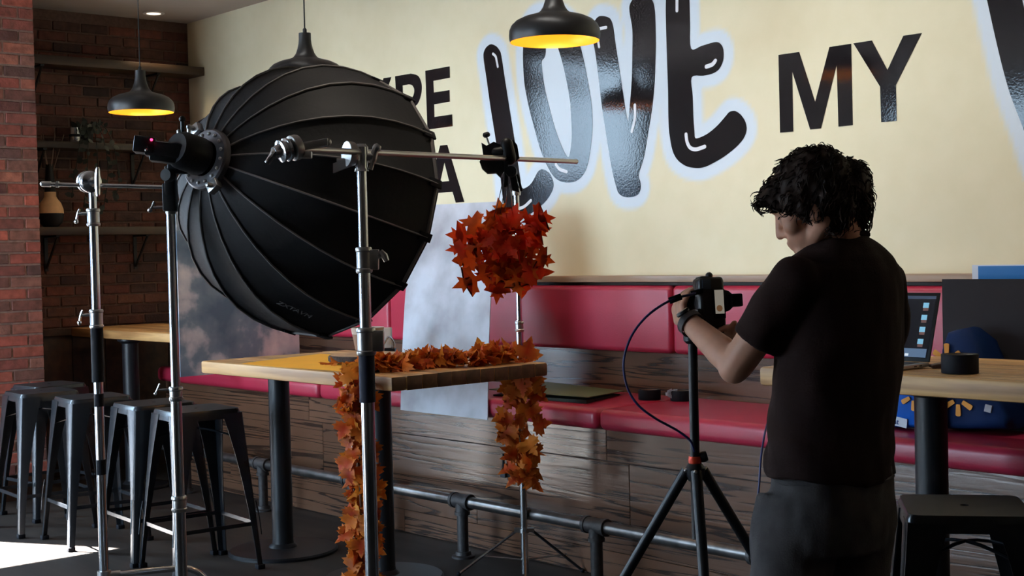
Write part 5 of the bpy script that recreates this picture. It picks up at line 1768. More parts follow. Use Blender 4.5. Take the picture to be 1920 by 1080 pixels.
# blue shopping bags on the bench
def bag(name, label, pts_front, dep, m, sparks, tag_=None, push=None):
    """soft bag: pts_front is the outline of its front face in X, Z at y0"""
    y0 = dep[0]
    n = len(pts_front)
    cx = sum(p[0] for p in pts_front) / n
    cz = sum(p[1] for p in pts_front) / n
    t = thing(name, label, 'bag', (cx, (dep[0] + dep[1]) / 2, ZS), 'blue shopping bags')
    rings = []
    for j, (f, s_) in enumerate(((0.0, 0.90), (0.06, 0.97), (0.2, 1.0), (0.5, 1.02), (0.85, 1.0), (0.96, 0.96), (1.0, 0.88))):
        y = dep[0] + (dep[1] - dep[0]) * f
        ring = []
        for i, (x, z) in enumerate(pts_front):
            w = 0.006 * math.sin(i * 2.1 + j * 1.3)
            ring.append(Vector((cx + (x - cx) * s_ + w, y + 0.05 * max(0, (z - ZS)) * (0.5 - f), max(ZS + 0.002, cz + (z - cz) * s_ + w * 0.6))))
        rings.append(ring)
    obj('body', MB().loft(rings), m, t, ang=70)
    yel = mat('spark_yellow', srgb(224, 150, 44), 0.6)
    for (sx, sz, sr) in sparks:
        for k in range(6):
            a = PI / 2 + k * PI / 3
            d = Vector((math.cos(a), 0, math.sin(a)))
            nrm_ = Vector((-d.z, 0, d.x))
            c0_ = Vector((sx, y0 - 0.004 + 0.05 * 0.5 * max(0, sz - ZS), sz)) + d * sr * 0.66
            pl_ = []
            for u_, v_ in ((-0.34, 0.10), (-0.30, 0.13), (0.28, 0.17), (0.34, 0.12), (0.36, 0), (0.34, -0.12), (0.28, -0.17), (-0.30, -0.13), (-0.34, -0.10)):
                pl_.append((u_ * sr, v_ * sr))
            obj('spark_ray', MB().plate([pl_], c0_, d, nrm_, (0, -1, 0), 0.003), yel, t)
    return t


K['bag_blue'] = mat('bag_bright_blue', srgb(4, 84, 178), 0.6, 0, 0.15, var=(7, 0.2), bump=(12, 0.5))
K['bag_navy'] = mat('bag_navy_blue', srgb(6, 32, 72), 0.65, 0, 0.15, var=(7, 0.2), bump=(12, 0.5))


def bx(px_, py_, Y):
    q = on_y(px_, py_, Y)
    return (q.x, q.z)


ya = 4.46
A1p = [bx(1655, 803, ya), bx(1660, 770, ya), bx(1672, 735, ya), bx(1690, 690, ya), bx(1720, 680, ya), bx(1745, 700, ya), bx(1752, 740, ya), bx(1756, 803, ya)]
s1 = bx(1713, 742, ya)
ta = bag('shopping_bag', 'bright blue bag with white label and yellow sunburst behind the right table post', A1p, (ya, 4.62), K['bag_blue'], [(s1[0], s1[1], 0.055)])
lp = on_y(1682, 790, ya - 0.004)
o_ = obj('label', MB().obox(lp, RV.xy.to_3d().normalized() * 0.0 + Vector((0.042, 0, -0.006)), Vector((0, 0.001, 0)), Vector((0.002, 0, 0.017))), mat('white_label', srgb(206, 214, 222), 0.6), ta, 'white label with dark blue letters')
put_text('label_lettering', 'hat', 0.030, ta, lp + Vector((-0.010, -0.0022, 0.0)), Vector((1, 0, -0.12)), (0, 0, 1), mat('label_ink', srgb(20, 60, 130), 0.6))
yb = 4.52
B1p = [bx(1765, 806, yb), bx(1762, 770, yb), bx(1758, 720, yb), bx(1760, 650, yb), bx(1772, 622, yb), bx(1800, 618, yb), bx(1826, 640, yb), bx(1845, 690, yb), bx(1868, 740, yb), bx(1888, 785, yb), bx(1886, 806, yb)]
s1, s2 = bx(1797, 748, yb), bx(1775, 676, yb)
tb = bag('shopping_bag', 'taller navy blue bag with yellow sunbursts leaning on the charcoal board', B1p, (yb, 4.69), K['bag_navy'], [(s1[0], s1[1], 0.062), (s2[0], s2[1], 0.062)])
lp = on_y(1853, 766, yb - 0.001)
obj('label', MB().obox(lp, (0.013, 0, -0.002), (0, 0.003, 0), (0.003, 0, 0.013)), mat('grey_label', srgb(150, 150, 156), 0.6), tb, 'small grey label')

# plug and adapter on the bench front behind the hanging garland
p = on_y(947, 885, YB - 0.02)
t = thing('power_adapter', 'dark plug and black adapter on the bench front beside the thin stand', 'plug', p)
obj('plug', MB().obox(on_y(946, 887, YB - 0.016), (0.018, 0, 0), (0, 0.014, 0), (0, 0, 0.020)).add([], []), mat('plug_grey', srgb(44, 46, 54), 0.5), t, bevel=0.003)
obj('cable_relief', MB().tube([on_y(945, 877, YB - 0.016), on_y(944, 868, YB - 0.016), on_y(944, 850, YB - 0.018)], [0.011, 0.006, 0.005], 8), K['rubber'], t)
obj('adapter', MB().obox(on_y(964, 888, YB - 0.022), (0.028, 0, 0), (0, 0.020, 0), (0, 0, 0.034)), K['black_plastic'], t, bevel=0.003)

# ------------------------------------------------------------------ tripod, camera, cable
DT = 3.62
XT, YT = vline(1301, 760, DT)
Z = lambda py: z_at(1301, py, XT, YT)
t = thing('tripod', 'black tripod with orange collar holding the camera in front of the person', 'tripod', (XT, YT, 0))
obj('centre_column', MB().cyl((XT, YT, Z(1010)), (XT, YT, Z(640)), 0.0125, 18), K['black_metal'], t)
zs_ = Z(880)
orange = mat('orange_anodised', srgb(214, 64, 32), 0.4, 0.3)
obj('collar_ring', MB().lathe([(0, -0.009), (0.0165, -0.009), (0.018, 0), (0.0165, 0.009), (0, 0.009)], (XT, YT, Z(862)), n=22), orange, t, 'orange locking collar')
obj('shoulder', MB().lathe([(0, -0.030), (0.018, -0.030), (0.024, -0.016), (0.026, 0.004), (0.018, 0.016), (0, 0.016)], (XT, YT, zs_), n=22), K['black_metal'], t)
obj('orange_tab', MB().obox(Vector((XT, YT, Z(891))) - FV * 0.020 + RV * 0.006, RV * 0.0075, FV * 0.004, UV * 0.006), orange, t, 'small orange tab')
obj('column_knob', MB().lathe([(0, 0), (0.013, 0), (0.015, 0.008), (0.013, 0.018), (0, 0.018)], Vector((XT, YT, Z(858))) + RV * 0.014, (RV + UV * 0.3), 14), K['black_plastic'], t)
g0 = Vector((XT, YT, 0))
for (ex_, ey_) in ((1195, 1078), (1393, 1030), (1306, 1300)):
    foot = None
    lo_z = 0.012
    dv = at(ex_, ey_, DT) - at(1301, 880, DT)
    dv = dv / abs(dv.z)
    if ex_ == 1306:
        dv = (-FV.xy.to_3d().normalized() * 0.42 + Vector((0, 0, -1)))
    elif ex_ == 1195:
        dv = dv + FV.xy.to_3d() * 0.22
    else:
        dv = dv + FV.xy.to_3d() * 0.25
    top_ = Vector((XT, YT, zs_ - 0.002)) + Vector((dv.x, dv.y, 0)).normalized() * 0.022
    L1 = (zs_ - 0.014)
    fo = top_ + dv * (top_.z - 0.012)
    lg = obj('leg', MB().tube([top_, top_.lerp(fo, 0.42)], [0.0145, 0.0135], 14).tube([top_.lerp(fo, 0.40), top_.lerp(fo, 0.74)], 0.0115, 12).tube([top_.lerp(fo, 0.72), fo], 0.0092, 12), K['black_metal'], t)
    obj('leg_lock', MB().tube([top_.lerp(fo, 0.40), top_.lerp(fo, 0.435)], 0.0160, 14), K['rubber'], lg)
    obj('hinge_pin', MB().sphere(top_ - FV * 0.013 - RV * 0.004, 0.0055, 8), K['steel'], lg)
    obj('rubber_foot', MB().sphere(fo, 0.0125, 10), K['rubber'], lg)
hd_ = Vector((XT, YT, Z(640)))
obj('head_base', MB().lathe([(0, 0), (0.016, 0), (0.024, 0.008), (0.024, 0.03), (0.018, 0.04), (0, 0.04)], hd_ - Vector((0, 0, 0.006)), n=20), K['black_metal'], t)
# the camera, in upright format, its back towards us
vd = Vector((-0.90, 0.42, -0.10)).normalized()          # where the lens looks
cr_ = vd.cross(Vector((0, 0, 1))).normalized()           # to the right as the camera looks
cu_ = cr_.cross(vd)
cc_ = at(1334, 568, 3.62)
obj('ball_neck', MB().capsule(hd_ + Vector((0, 0, 0.03)), cc_ - cu_ * 0.078 - cr_ * 0.004, 0.018, 0.014, 14).obox(cc_ - cu_ * 0.074, cr_ * 0.022, vd * 0.022, cu_ * 0.006).obox(cc_ - cu_ * 0.05 - cr_ * 0.044, cr_ * 0.005, vd * 0.02, cu_ * 0.035), K['black_metal'], t, bevel=0.002)
t = thing('camera', 'black photo camera mounted upright on the tripod, its back screen lit', 'camera', cc_)
blk = mat('camera_black', (0.011, 0.011, 0.012, 1), 0.4, bump=(250, 0.1))


def cbox(mb, c, a, b_, d):
    return mb.obox(cc_ + cr_ * c[0] + cu_ * c[1] + vd * c[2], cr_ * a, cu_ * b_, vd * d)


obj('body', cbox(cbox(MB(), (-0.004, 0.0, 0), 0.036, 0.066, 0.020), (0.0, 0.050, 0.014), 0.034, 0.018, 0.030), blk, t, bevel=0.011, segs=4)
obj('prism_hump', MB().loft([[cc_ + cr_ * x + cu_ * (0.004 + y) + vd * z for y, z in ((-s, -0.012), (s, -0.012), (s * 0.8, 0.034), (-s * 0.8, 0.034))] for x, s in ((0.028, 0.032), (0.046, 0.026), (0.056, 0.018))]), blk, t, bevel=0.003)
obj('eyecup', cbox(MB(), (0.062, 0.004, -0.016), 0.016, 0.017, 0.012), K['rubber'], t, bevel=0.004)
obj('hot_shoe_cap', cbox(MB(), (0.068, 0.004, 0.010), 0.010, 0.013, 0.012), K['rubber'], t, bevel=0.003)
obj('grip_top', cbox(MB(), (-0.014, 0.064, 0.006), 0.018, 0.006, 0.016).sphere(cc_ + cu_ * 0.071 - cr_ * 0.002, 0.010, 12), blk, t, bevel=0.003)
obj('mode_plate', cbox(MB(), (-0.020, 0.048, -0.0205), 0.012, 0.013, 0.001), mat('camera_sheen', srgb(96, 108, 124), 0.25, 0.5), t, 'shiny corner plate')  # bluish highlight on the body, painted as a thin coloured plate
obj('screen_frame', cbox(MB(), (0.012, -0.004, -0.021), 0.0165, 0.038, 0.002), K['black_plastic'], t, bevel=0.001)
sf = cbox(MB(), (0.012, 0.001, -0.0235), 0.0125, 0.031, 0.0004)
obj('screen', sf, mat('camera_live_view', (0.1, 0.1, 0.09, 1), 0.3, emit=((0.42, 0.38, 0.31, 1), 0.55)), t, 'lit back screen with pale picture')
obj('screen_subject', MB().lathe([(0, 0), (0.0085, 0), (0.0085, 0.0003), (0, 0.0003)], cc_ + cr_ * 0.011 - cu_ * 0.016 - vd * 0.0242, vd, 14), mat('camera_live_brown', (0.1, 0.06, 0.03, 1), 0.3, emit=((0.26, 0.13, 0.06, 1), 0.5)), t)
lo_ = cc_ + vd * 0.018 - cr_ * 0.004
obj('lens', MB().lathe([(0, 0), (0.034, 0), (0.035, 0.03), (0.037, 0.034), (0.037, 0.072), (0.034, 0.076), (0.036, 0.10), (0.031, 0.10), (0.028, 0.085), (0, 0.08)], lo_, vd, 30), K['black_plastic'], t)
obj('focus_ring', MB().lathe([(0.0372, 0.040), (0.0385, 0.042), (0.0385, 0.064), (0.0372, 0.066)], lo_, vd, 30), K['rubber'], t)
# tether cable
blue = mat('blue_cable', srgb(30, 34, 92), 0.5)
cp = [(1312, 546, 3.60), (1296, 552, 3.585), (1272, 558, 3.575), (1246, 569, 3.56), (1215, 591, 3.55), (1190, 620, 3.55), (1175, 652, 3.55), (1169, 688, 3.55), (1177, 728, 3.55), (1197, 760, 3.55), (1230, 785, 3.56), (1268, 806, 3.58), (1294, 826, 3.585), (1302, 846, 3.59)]
t = thing('tether_cable', 'blue tether cable looping from the camera down to the tripod', 'cable', at(1169, 688, 3.55))
obj('cable', MB().tube(smooth_line([at(*c_) for c_ in cp], 6), 0.0033, 8), blue, t)
for _c in (1,):
    obj('plug', MB().obox(at(1266, 560, 3.575), RV * 0.016 + UV * 0.006, UV * 0.008 - RV * 0.003, FV * 0.006), K['rubber'], t, bevel=0.002)
obj('plug', MB().obox(at(1306, 548, 3.595), RV * 0.016 + UV * 0.004, UV * 0.007, FV * 0.006), K['rubber'], t, bevel=0.002)
cp = [(1470, 718, 4.62), (1440, 790, 4.35), (1428, 850, 4.22), (1424, 900, 4.20), (1423, 946, 4.20), (1440, 1040, 4.22)]
single('hanging_cable', MB().tube(smooth_line([at(*c_) for c_ in cp], 6), 0.0033, 8), blue, 'blue cable hanging from the right table behind the person', 'cable')

# ------------------------------------------------------------------ the photographer
from mathutils import noise as mnoise


def remesh(name, mb, vox, m, parent, smooth=4, fac=0.5, disp=None, label=None):
    """one continuous surface grown over the overlapping solids in mb"""
    me = bpy.data.meshes.new(name + '_rough')
    me.from_pydata([tuple(v) for v in mb.v], [], mb.f)
    bm = bmesh.new()
    bm.from_mesh(me)
    bmesh.ops.recalc_face_normals(bm, faces=bm.faces)
    bm.to_mesh(me)
    bm.free()
    o = bpy.data.objects.new(name + '_rough', me)
    COL.objects.link(o)
    r = o.modifiers.new('r', 'REMESH')
    r.mode = 'VOXEL'
    r.voxel_size = vox
    s = o.modifiers.new('s', 'SMOOTH')
    s.factor = fac
    s.iterations = smooth
    dg = bpy.context.evaluated_depsgraph_get()
    out = bpy.data.meshes.new_from_object(o.evaluated_get(dg))
    bpy.data.objects.remove(o)
    bpy.data.meshes.remove(me)
    org = ORG[parent.name]
    nv = len(out.vertices)
    co = np.empty(nv * 3, np.float32)
    out.vertices.foreach_get('co', co)
    co = co.reshape(-1, 3)
    if disp:
        no = np.empty(nv * 3, np.float32)
        out.vertices.foreach_get('normal', no)
        no = no.reshape(-1, 3)
        d = np.array([disp(Vector(c)) for c in co], np.float32)
        co = co + no * d[:, None]
    co = co - np.array(org, np.float32)
    out.vertices.foreach_set('co', co.ravel())
    out.name = name
    out.materials.clear()
    out.materials.append(m)
    out.polygons.foreach_set('use_smooth', [True] * len(out.polygons))
    ob = bpy.data.objects.new(name, out)
    COL.objects.link(ob)
    ob.parent = parent
    ORG[ob.name] = org
    if label:
        ob['label'] = label
    return ob


skin = mat('skin', srgb(206, 152, 124), 0.5, 0, 0.4, var=(30, 0.06))
skin.node_tree.nodes['Principled BSDF'].inputs['Subsurface Weight'].default_value = 0.08
skin.node_tree.nodes['Principled BSDF'].inputs['Subsurface Radius'].default_value = (0.01, 0.004, 0.002)
shirt_m = mat('black_cotton', srgb(38, 26, 24), 0.9, 0, 0.1, bump=(220, 0.12))
jean_m = mat('charcoal_denim', srgb(66, 62, 62), 0.9, 0, 0.2, var=(18, 0.25), bump=(260, 0.2))
hair_m = mat('dark_brown_hair', srgb(40, 27, 20), 0.62, 0, 0.22)

DP = 3.42
S_ = (RV * 0.69 + FV * 0.73).normalized()
Fw = UV.cross(S_).normalized()
hips = at(1560, 920, 3.45)
t = thing('person', 'person with dark shaggy hair in black t-shirt and charcoal jeans bending over the camera', 'person', (hips.x, hips.y, 0.0))

# head
fd = (-RV * 0.80 + FV * 0.40 - UV * 0.40).normalized()
hu = (-RV * 0.38 + UV * 0.88 + FV * 0.1)
hu = (hu - fd * hu.dot(fd)).normalized()
hs = fd.cross(hu)
if hs.dot(FV) > 0:
    hs = -hs
hc = at(1525, 385, DP)
HP = lambda f, u, s=0.0: hc + fd * f + hu * u + hs * s
HR = Matrix((fd, hs, hu)).transposed()
b = MB()
b.sphere(HP(-0.018, 0.035), 0.094, 20, (1.02, 0.80, 0.95), HR)
b.sphere(HP(0.045, 0.010), 0.060, 16, (0.78, 0.98, 1.1), HR)
b.sphere(HP(0.046, -0.045), 0.050, 16, (0.92, 0.98, 1.1), HR)
b.sphere(HP(0.068, -0.090), 0.025, 14, (1.0, 1.15, 0.85), HR)
b.capsule(HP(0.062, -0.088), HP(-0.012, -0.052, 0.050), 0.022, 0.026)
b.capsule(HP(0.062, -0.088), HP(-0.012, -0.052, -0.050), 0.022, 0.026)
b.sphere(HP(0.058, -0.025, 0.038), 0.026, 12)
b.sphere(HP(0.058, -0.025, -0.038), 0.026, 12)
b.capsule(HP(0.085, 0.030, 0.028), HP(0.087, 0.030, -0.028), 0.014, 0.014)      # brow ridge
b.capsule(HP(0.088, 0.018), HP(0.104, -0.026), 0.0085, 0.012)                    # nose bridge
b.sphere(HP(0.106, -0.032), 0.0125, 12)
b.sphere(HP(0.096, -0.036, 0.012), 0.0085, 10)
b.sphere(HP(0.096, -0.036, -0.012), 0.0085, 10)
b.capsule(HP(0.090, -0.061, 0.016), HP(0.090, -0.061, -0.016), 0.0085, 0.0085)  # upper lip
b.capsule(HP(0.088, -0.072, 0.013), HP(0.088, -0.072, -0.013), 0.0085, 0.0085)  # lower lip
for sg in (1, -1):
    e = HP(-0.012, -0.012, 0.080 * sg)
    b.sphere(e, 0.026, 12, (0.70, 0.30, 1.15), HR)
    b.sphere(HP(-0.004, -0.034, 0.078 * sg), 0.011, 10)
    b.sphere(HP(0.072, 0.012, 0.031 * sg), 0.0135, 12)                           # closed lids
nb = at(1583, 470, 3.47)
b.capsule(HP(-0.030, -0.040), nb, 0.056, 0.058, 16)
b.capsule(nb, at(1578, 520, 3.47), 0.058, 0.07, 14)
# trunk
b.loft([[at(cx, y, 3.45) + S_ * (0.16 * hw / 120 * math.cos(2 * PI * k / 20)) + Fw * (0.10 * hw / 120 * math.sin(2 * PI * k / 20)) for k in range(20)] for y, cx, hw in ((490, 1578, 92), (540, 1576, 108), (640, 1570, 112), (760, 1566, 108), (860, 1562, 108), (950, 1560, 112))])
# left arm, nearer to us
LS, LE, LWr = at(1490, 528, 3.32), at(1381, 684, 3.40), at(1291, 603, 3.565)
b.capsule(LS, LE, 0.050, 0.042, 14)
b.sphere(at(1376, 690, 3.405), 0.040, 12)
b.capsule(LE, LE.lerp(LWr, 0.35), 0.041, 0.040, 14)
b.capsule(LE.lerp(LWr, 0.35), LWr, 0.039, 0.027, 14)
# right arm, mostly hidden behind the trunk
RS, RE, RWr = at(1655, 525, 3.58), at(1560, 690, 3.82), at(1398, 622, 3.72)
b.capsule(RS, RE, 0.048, 0.040, 14)
b.capsule(RE, RWr, 0.039, 0.026, 14)
# left hand cupping the lens
Lc = lo_ + vd * 0.050
u1 = -cr_
u2 = cu_
dirn = lambda a: u1 * math.cos(a) + u2 * math.sin(a)
kn = []
palm_c = LWr.lerp(at(1270, 566, 3.60), 0.55)
for i in range(4):
    k_ = Lc + dirn(math.radians(-38)) * 0.066 + vd * (-0.030 + 0.021 * i) + dirn(math.radians(52)) * 0.004 * (1.5 - abs(i - 1.5))
    kn.append(k_)
    b.capsule(LWr.lerp(k_, 0.18), k_, 0.019, 0.0115, 10)
    L_f = (0.96, 1.08, 1.02, 0.82)[i]
    p1 = Lc + dirn(math.radians(-38 + 38 * L_f)) * 0.060 + vd * (-0.031 + 0.021 * i)
    p2 = Lc + dirn(math.radians(-38 + 72 * L_f)) * 0.053 + vd * (-0.031 + 0.020 * i)
    p3 = Lc + dirn(math.radians(-38 + 100 * L_f)) * 0.048 + vd * (-0.031 + 0.019 * i)
    b.capsule(k_, p1, 0.0105, 0.0095, 10)
    b.capsule(p1, p2, 0.0095, 0.0085, 10)
    b.capsule(p2, p3, 0.0085, 0.0075, 10)
th0 = LWr.lerp(kn[0], 0.35) + dirn(math.radians(-90)) * 0.004
b.capsule(LWr.lerp(kn[0], 0.2), th0 - vd * 0.008, 0.018, 0.015, 10)
t1 = Lc + dirn(math.radians(-95)) * 0.060 - vd * 0.030
t2 = Lc + dirn(math.radians(-125)) * 0.054 - vd * 0.020
b.capsule(th0 - vd * 0.008, t1, 0.0135, 0.0110, 10)
b.capsule(t1, t2, 0.0110, 0.0090, 10)
# right hand closed round the lower end of the camera body
pr = cc_ - cu_ * 0.078 + cr_ * 0.020
b.capsule(RWr, pr + cr_ * 0.020 + vd * 0.020, 0.026, 0.022, 12)
for i in range(4):
    o0 = pr + cr_ * 0.022 + vd * (0.034 - 0.018 * i) + cu_ * 0.004
    o1 = pr + cr_ * 0.004 + vd * (0.036 - 0.018 * i) + cu_ * 0.010
    o2 = pr - cr_ * 0.014 + vd * (0.036 - 0.018 * i) + cu_ * 0.003
    o3 = pr - cr_ * 0.020 + vd * (0.034 - 0.018 * i) - cu_ * 0.010
    b.capsule(o0, o1, 0.0105, 0.0095, 10)
    b.capsule(o1, o2, 0.0095, 0.0085, 10)
    b.capsule(o2, o3, 0.0085, 0.0075, 10)
b.capsule(pr + cr_ * 0.024 - vd * 0.012, pr + cr_ * 0.026 - vd * 0.034 + cu_ * 0.022, 0.0125, 0.0095, 10)
# legs inside the jeans
LH_, LK, LA = at(1500, 960, 3.40), at(1458, 1215, 3.34), at(1440, 1505, 3.36)
RH_, RK, RA = at(1602, 960, 3.48), at(1592, 1235, 3.43), at(1588, 1545, 3.40)
for h_, k_, a_ in ((LH_, LK, LA), (RH_, RK, RA)):
    b.capsule(h_, k_, 0.078, 0.055, 14)
    b.capsule(k_, a_, 0.054, 0.038, 14)
    b.capsule(a_, a_ + Fw * 0.09 - Vector((0, 0, a_.z - 0.04)), 0.036, 0.03, 12)
body = remesh('body', b, 0.0052, skin, t, smooth=5)

# eyes, brows, nails of detail
for sg in (1, -1):
    obj('eyebrow', MB().tube(smooth_line([HP(0.092, 0.036, 0.014 * sg), HP(0.096, 0.041, 0.028 * sg), HP(0.084, 0.037, 0.047 * sg)], 4), [0.002] + [0.0042] * 7 + [0.002], 6), hair_m, t)
    obj('eyelash', MB().tube(smooth_line([HP(0.083, 0.006, 0.020 * sg), HP(0.0865, 0.004, 0.031 * sg), HP(0.079, 0.006, 0.043 * sg)], 4), 0.0016, 5), hair_m, t)

# t-shirt
w = MB()
rows_ = ((445, 1586, 44), (454, 1586, 62), (467, 1584, 84), (483, 1581, 107), (508, 1580, 121), (550, 1579, 128), (640, 1575, 131), (720, 1569, 130), (800, 1562, 129), (860, 1560, 131), (888, 1562, 134))
w.loft([[at(cx, y, 3.45) + S_ * (0.19 / 0.158 * hw / FPX * 3.45 * math.cos(2 * PI * k / 32)) + Fw * (0.12 / 0.158 * hw / FPX * 3.45 * math.sin(2 * PI * k / 32)) + UV * (0.012 * math.sin(2 * PI * k / 32) if y > 850 else 0) for k in range(32)] for y, cx, hw in rows_])
SE = at(1417, 642, 3.365)
w.tube([at(1515, 512, 3.36), LS, LS.lerp(SE, 0.5), SE], [0.050, 0.064, 0.068, 0.063], 20)
w.sphere(LS, 0.063, 16)
w.tube([at(1635, 512, 3.54), RS, at(1664, 590, 3.62), at(1655, 640, 3.68)], [0.050, 0.058, 0.058, 0.056], 20)
w.sphere(at(1652, 524, 3.56), 0.058, 16)


def cloth(c):
    f = mnoise.noise(Vector((c.x * 7, c.y * 7, c.z * 3.2)))
    g_ = mnoise.noise(Vector((c.x * 18 + 5, c.y * 18, c.z * 9)))
    low = max(0.0, min(1.0, (1.25 - c.z) / 0.35))
    k_ = mnoise.noise(Vector((c.x * 5 + c.z * 9, c.y * 5 - c.z * 6, c.z * 4)))
    return 0.011 * f * (0.35 + low) + 0.005 * g_ + 0.022 * max(0.0, k_) * (low + 0.15)


remesh('t_shirt', w, 0.0075, shirt_m, t, smooth=5, disp=cloth, label='loose black t-shirt')
obj('collar_band', MB().tube([at(1584, 452, 3.462) + S_ * (0.052 * math.cos(2 * PI * k / 24)) + Fw * (0.056 * math.sin(2 * PI * k / 24)) - UV * (0.018 * math.sin(2 * PI * k / 24)) for k in range(25)], 0.0075, 8), shirt_m, t)

# jeans
w = MB()
w.loft([[at(cx, y, 3.45) + S_ * (0.19 / 0.158 * hw / FPX * 3.45 * math.cos(2 * PI * k / 28)) + Fw * (0.13 / 0.158 * hw / FPX * 3.45 * math.sin(2 * PI * k / 28)) for k in range(28)] for y, cx, hw in ((868, 1562, 114), (900, 1562, 119), (940, 1560, 125), (985, 1556, 130), (1025, 1553, 124))])
for h_, k_, a_, rr in ((LH_, LK, LA, 0.104), (RH_, RK, RA, 0.098)):
    w.tube([h_ + UV * 0.03, h_.lerp(k_, 0.35), k_, k_.lerp(a_, 0.5), a_ - UV * 0.02], [rr, rr * 0.98, rr * 0.84, rr * 0.80, rr * 0.82], 20)


def denim(c):
    f = mnoise.noise(Vector((c.x * 9, c.y * 9, c.z * 6)))
    g_ = mnoise.noise(Vector((c.x * 22 + 3, c.y * 22, c.z * 16)))
    return 0.009 * f + 0.004 * g_


jn = remesh('jeans', w, 0.008, jean_m, t, smooth=4, disp=denim, label='loose charcoal jeans')
wb = [at(1562, 893, 3.45) + S_ * (0.19 / 0.158 * 116 / FPX * 3.45 * math.cos(2 * PI * k / 28)) + Fw * (0.13 / 0.158 * 116 / FPX * 3.45 * math.sin(2 * PI * k / 28)) for k in range(29)]
obj('waistband', MB().tube(wb, 0.007, 8), jean_m, jn)
for h_, a_ in ((LH_, LA), (RH_, RA)):
    f0 = Vector((a_.x, a_.y, 0.0))
    sh = MB()
    fx = Vector((Fw.x, Fw.y, 0)).normalized()
    sx_ = Vector((S_.x, S_.y, 0)).normalized()
    sh.loft([[f0 + fx * (-0.05 + 0.27 * q_) + sx_ * (wd * math.cos(2 * PI * k / 16)) + Vector((0, 0, max(0.004, hh * 0.5 + hh * 0.5 * math.sin(2 * PI * k / 16)))) for k in range(16)] for q_, wd, hh in ((0, 0.020, 0.06), (0.06, 0.036, 0.09), (0.3, 0.040, 0.10), (0.55, 0.045, 0.075), (0.8, 0.046, 0.055), (0.95, 0.034, 0.045), (1.0, 0.015, 0.03))])
    obj('shoe', sh, K['black_plastic'], t, ang=60)

# watch on the left wrist
wd_ = (LWr - LE).normalized()
wx_, wy_, _ = frame_of(wd_)
wc = LWr - wd_ * 0.012
ring = [wc + wx_ * (0.0315 * math.cos(2 * PI * k / 24)) + wy_ * (0.0315 * math.sin(2 * PI * k / 24)) for k in range(24)]
wm = MB()
wm.loft([[p + wd_ * z_ + (p - wc).normalized() * o_ for p in ring] for z_, o_ in ((-0.010, 0), (-0.010, 0.0035), (0.010, 0.0035), (0.010, 0), (-0.010, 0))], caps=False)
wt = obj('wrist_strap', wm, mat('strap', srgb(44, 32, 30), 0.6), t, 'dark watch strap')
obj('watch_case', MB().lathe([(0, 0), (0.018, 0), (0.019, 0.004), (0.017, 0.009), (0, 0.009)], wc + (UV * 0.7 - RV * 0.5).normalized() * 0.032, (UV * 0.7 - RV * 0.5), 20), K['black_metal'], wt)

# hair: a shaggy mass and loose strands
w = MB()
blobs = [(1542, 345, 60, 0.0), (1580, 350, 55, 0.01), (1594, 384, 42, 0.02), (1602, 408, 27, 0.02), (1503, 343, 48, -0.01), (1470, 358, 34, 0.0), (1448, 370, 23, 0.0), (1434, 379, 15, 0.0), (1560, 336, 46, 0.03),
         (1512, 330, 42, 0.03), (1566, 394, 40, -0.035), (1548, 372, 40, -0.05), (1585, 420, 22, -0.01), (1614, 425, 11, 0.02), (1480, 340, 30, 0.03), (1520, 318, 32, -0.02), (1600, 345, 32, 0.0), (1604, 372, 30, 0.0), (1612, 395, 19, 0.01), (1557, 420, 14, -0.065), (1490, 372, 28, -0.04), (1462, 384, 14, -0.02), (1512, 384, 26, -0.055), (1532, 398, 17, -0.068)]
for x_, y_, r_, dd in blobs:
    w.sphere(at(x_, y_, DP + dd), r_ / FPX * DP, 14)
w.sphere(HP(-0.022, 0.040), 0.103, 18, (1.0, 0.86, 0.95), HR)


def shag(c):
    f = mnoise.noise(Vector((c.x * 26, c.y * 26, c.z * 16)))
    g_ = mnoise.noise(Vector((c.x * 70, c.y * 70, c.z * 30)))
    return 0.010 * f + 0.0045 * g_


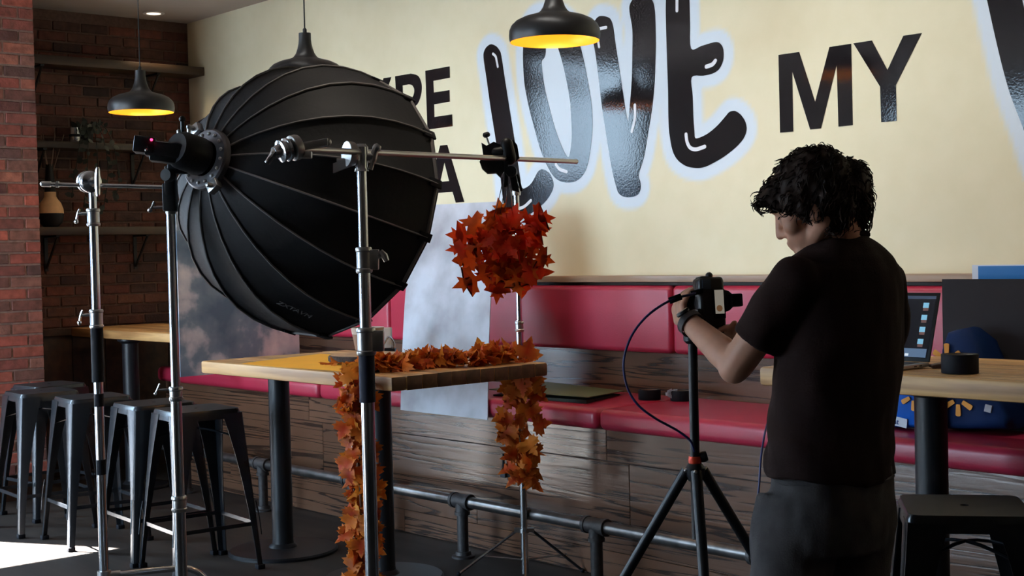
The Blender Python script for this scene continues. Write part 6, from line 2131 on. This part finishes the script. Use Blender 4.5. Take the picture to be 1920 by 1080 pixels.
hair = remesh('hair', w, 0.006, hair_m, t, smooth=3, disp=shag, label='dark brown shaggy hair')
rn = random.Random(5)
st_ = MB()
hv = hair.data.vertices
ob_ = ORG[hair.name]
crown = at(1560, 310, DP)
for k in range(1500):
    v = hv[rn.randrange(len(hv))]
    p = v.co + ob_
    n_ = v.normal
    dn = (p - crown)
    dn = (dn - n_ * dn.dot(n_))
    dn = dn.normalized() if dn.length > 1e-4 else RV
    dn = (dn + Vector((rn.uniform(-.5, .5), rn.uniform(-.5, .5), rn.uniform(-.6, .3)))).normalized()
    ln = rn.uniform(0.014, 0.034)
    side = n_.cross(dn) * rn.uniform(-0.4, 0.4)
    pts = [p - n_ * 0.004, p + n_ * 0.004 + dn * ln * 0.35, p + n_ * rn.uniform(0.000, 0.005) + dn * ln * 0.7 + side * ln * 0.4, p + n_ * rn.uniform(-0.006, 0.004) + dn * ln + side * ln]
    st_.tube(smooth_line(pts, 2), [0.0017, 0.0017, 0.0016, 0.0014, 0.0011, 0.0008, 0.0004], 4, caps=False)
for (x_, y_, pts) in ((0, 0, [(1440, 352), (1434, 344), (1432, 338)]), (0, 0, [(1430, 372), (1418, 380), (1418, 394), (1430, 400), (1440, 396)]), (0, 0, [(1426, 380), (1421, 392), (1431, 404)]), (0, 0, [(1618, 340), (1630, 362), (1634, 384)]), (0, 0, [(1622, 372), (1632, 378), (1638, 374)]),
                      (0, 0, [(1618, 395), (1633, 408), (1632, 428), (1624, 438)]), (0, 0, [(1615, 400), (1636, 392), (1634, 420)]), (0, 0, [(1520, 288), (1528, 281), (1542, 283)]), (0, 0, [(1552, 284), (1566, 281), (1582, 290)]), (0, 0, [(1590, 296), (1606, 306), (1620, 326)])):
    for j in range(4):
        q_ = [at(a + rn.uniform(-3, 3), c_ + rn.uniform(-3, 3), DP + rn.uniform(-0.03, 0.03)) for a, c_ in pts]
        sl = smooth_line(q_, 4)
        st_.tube(sl, [0.0026 * (1 - 0.75 * i / (len(sl) - 1)) for i in range(len(sl))], 5, caps=False)
obj('hair_strands', st_, hair_m, t, recalc=False)['kind'] = 'stuff'
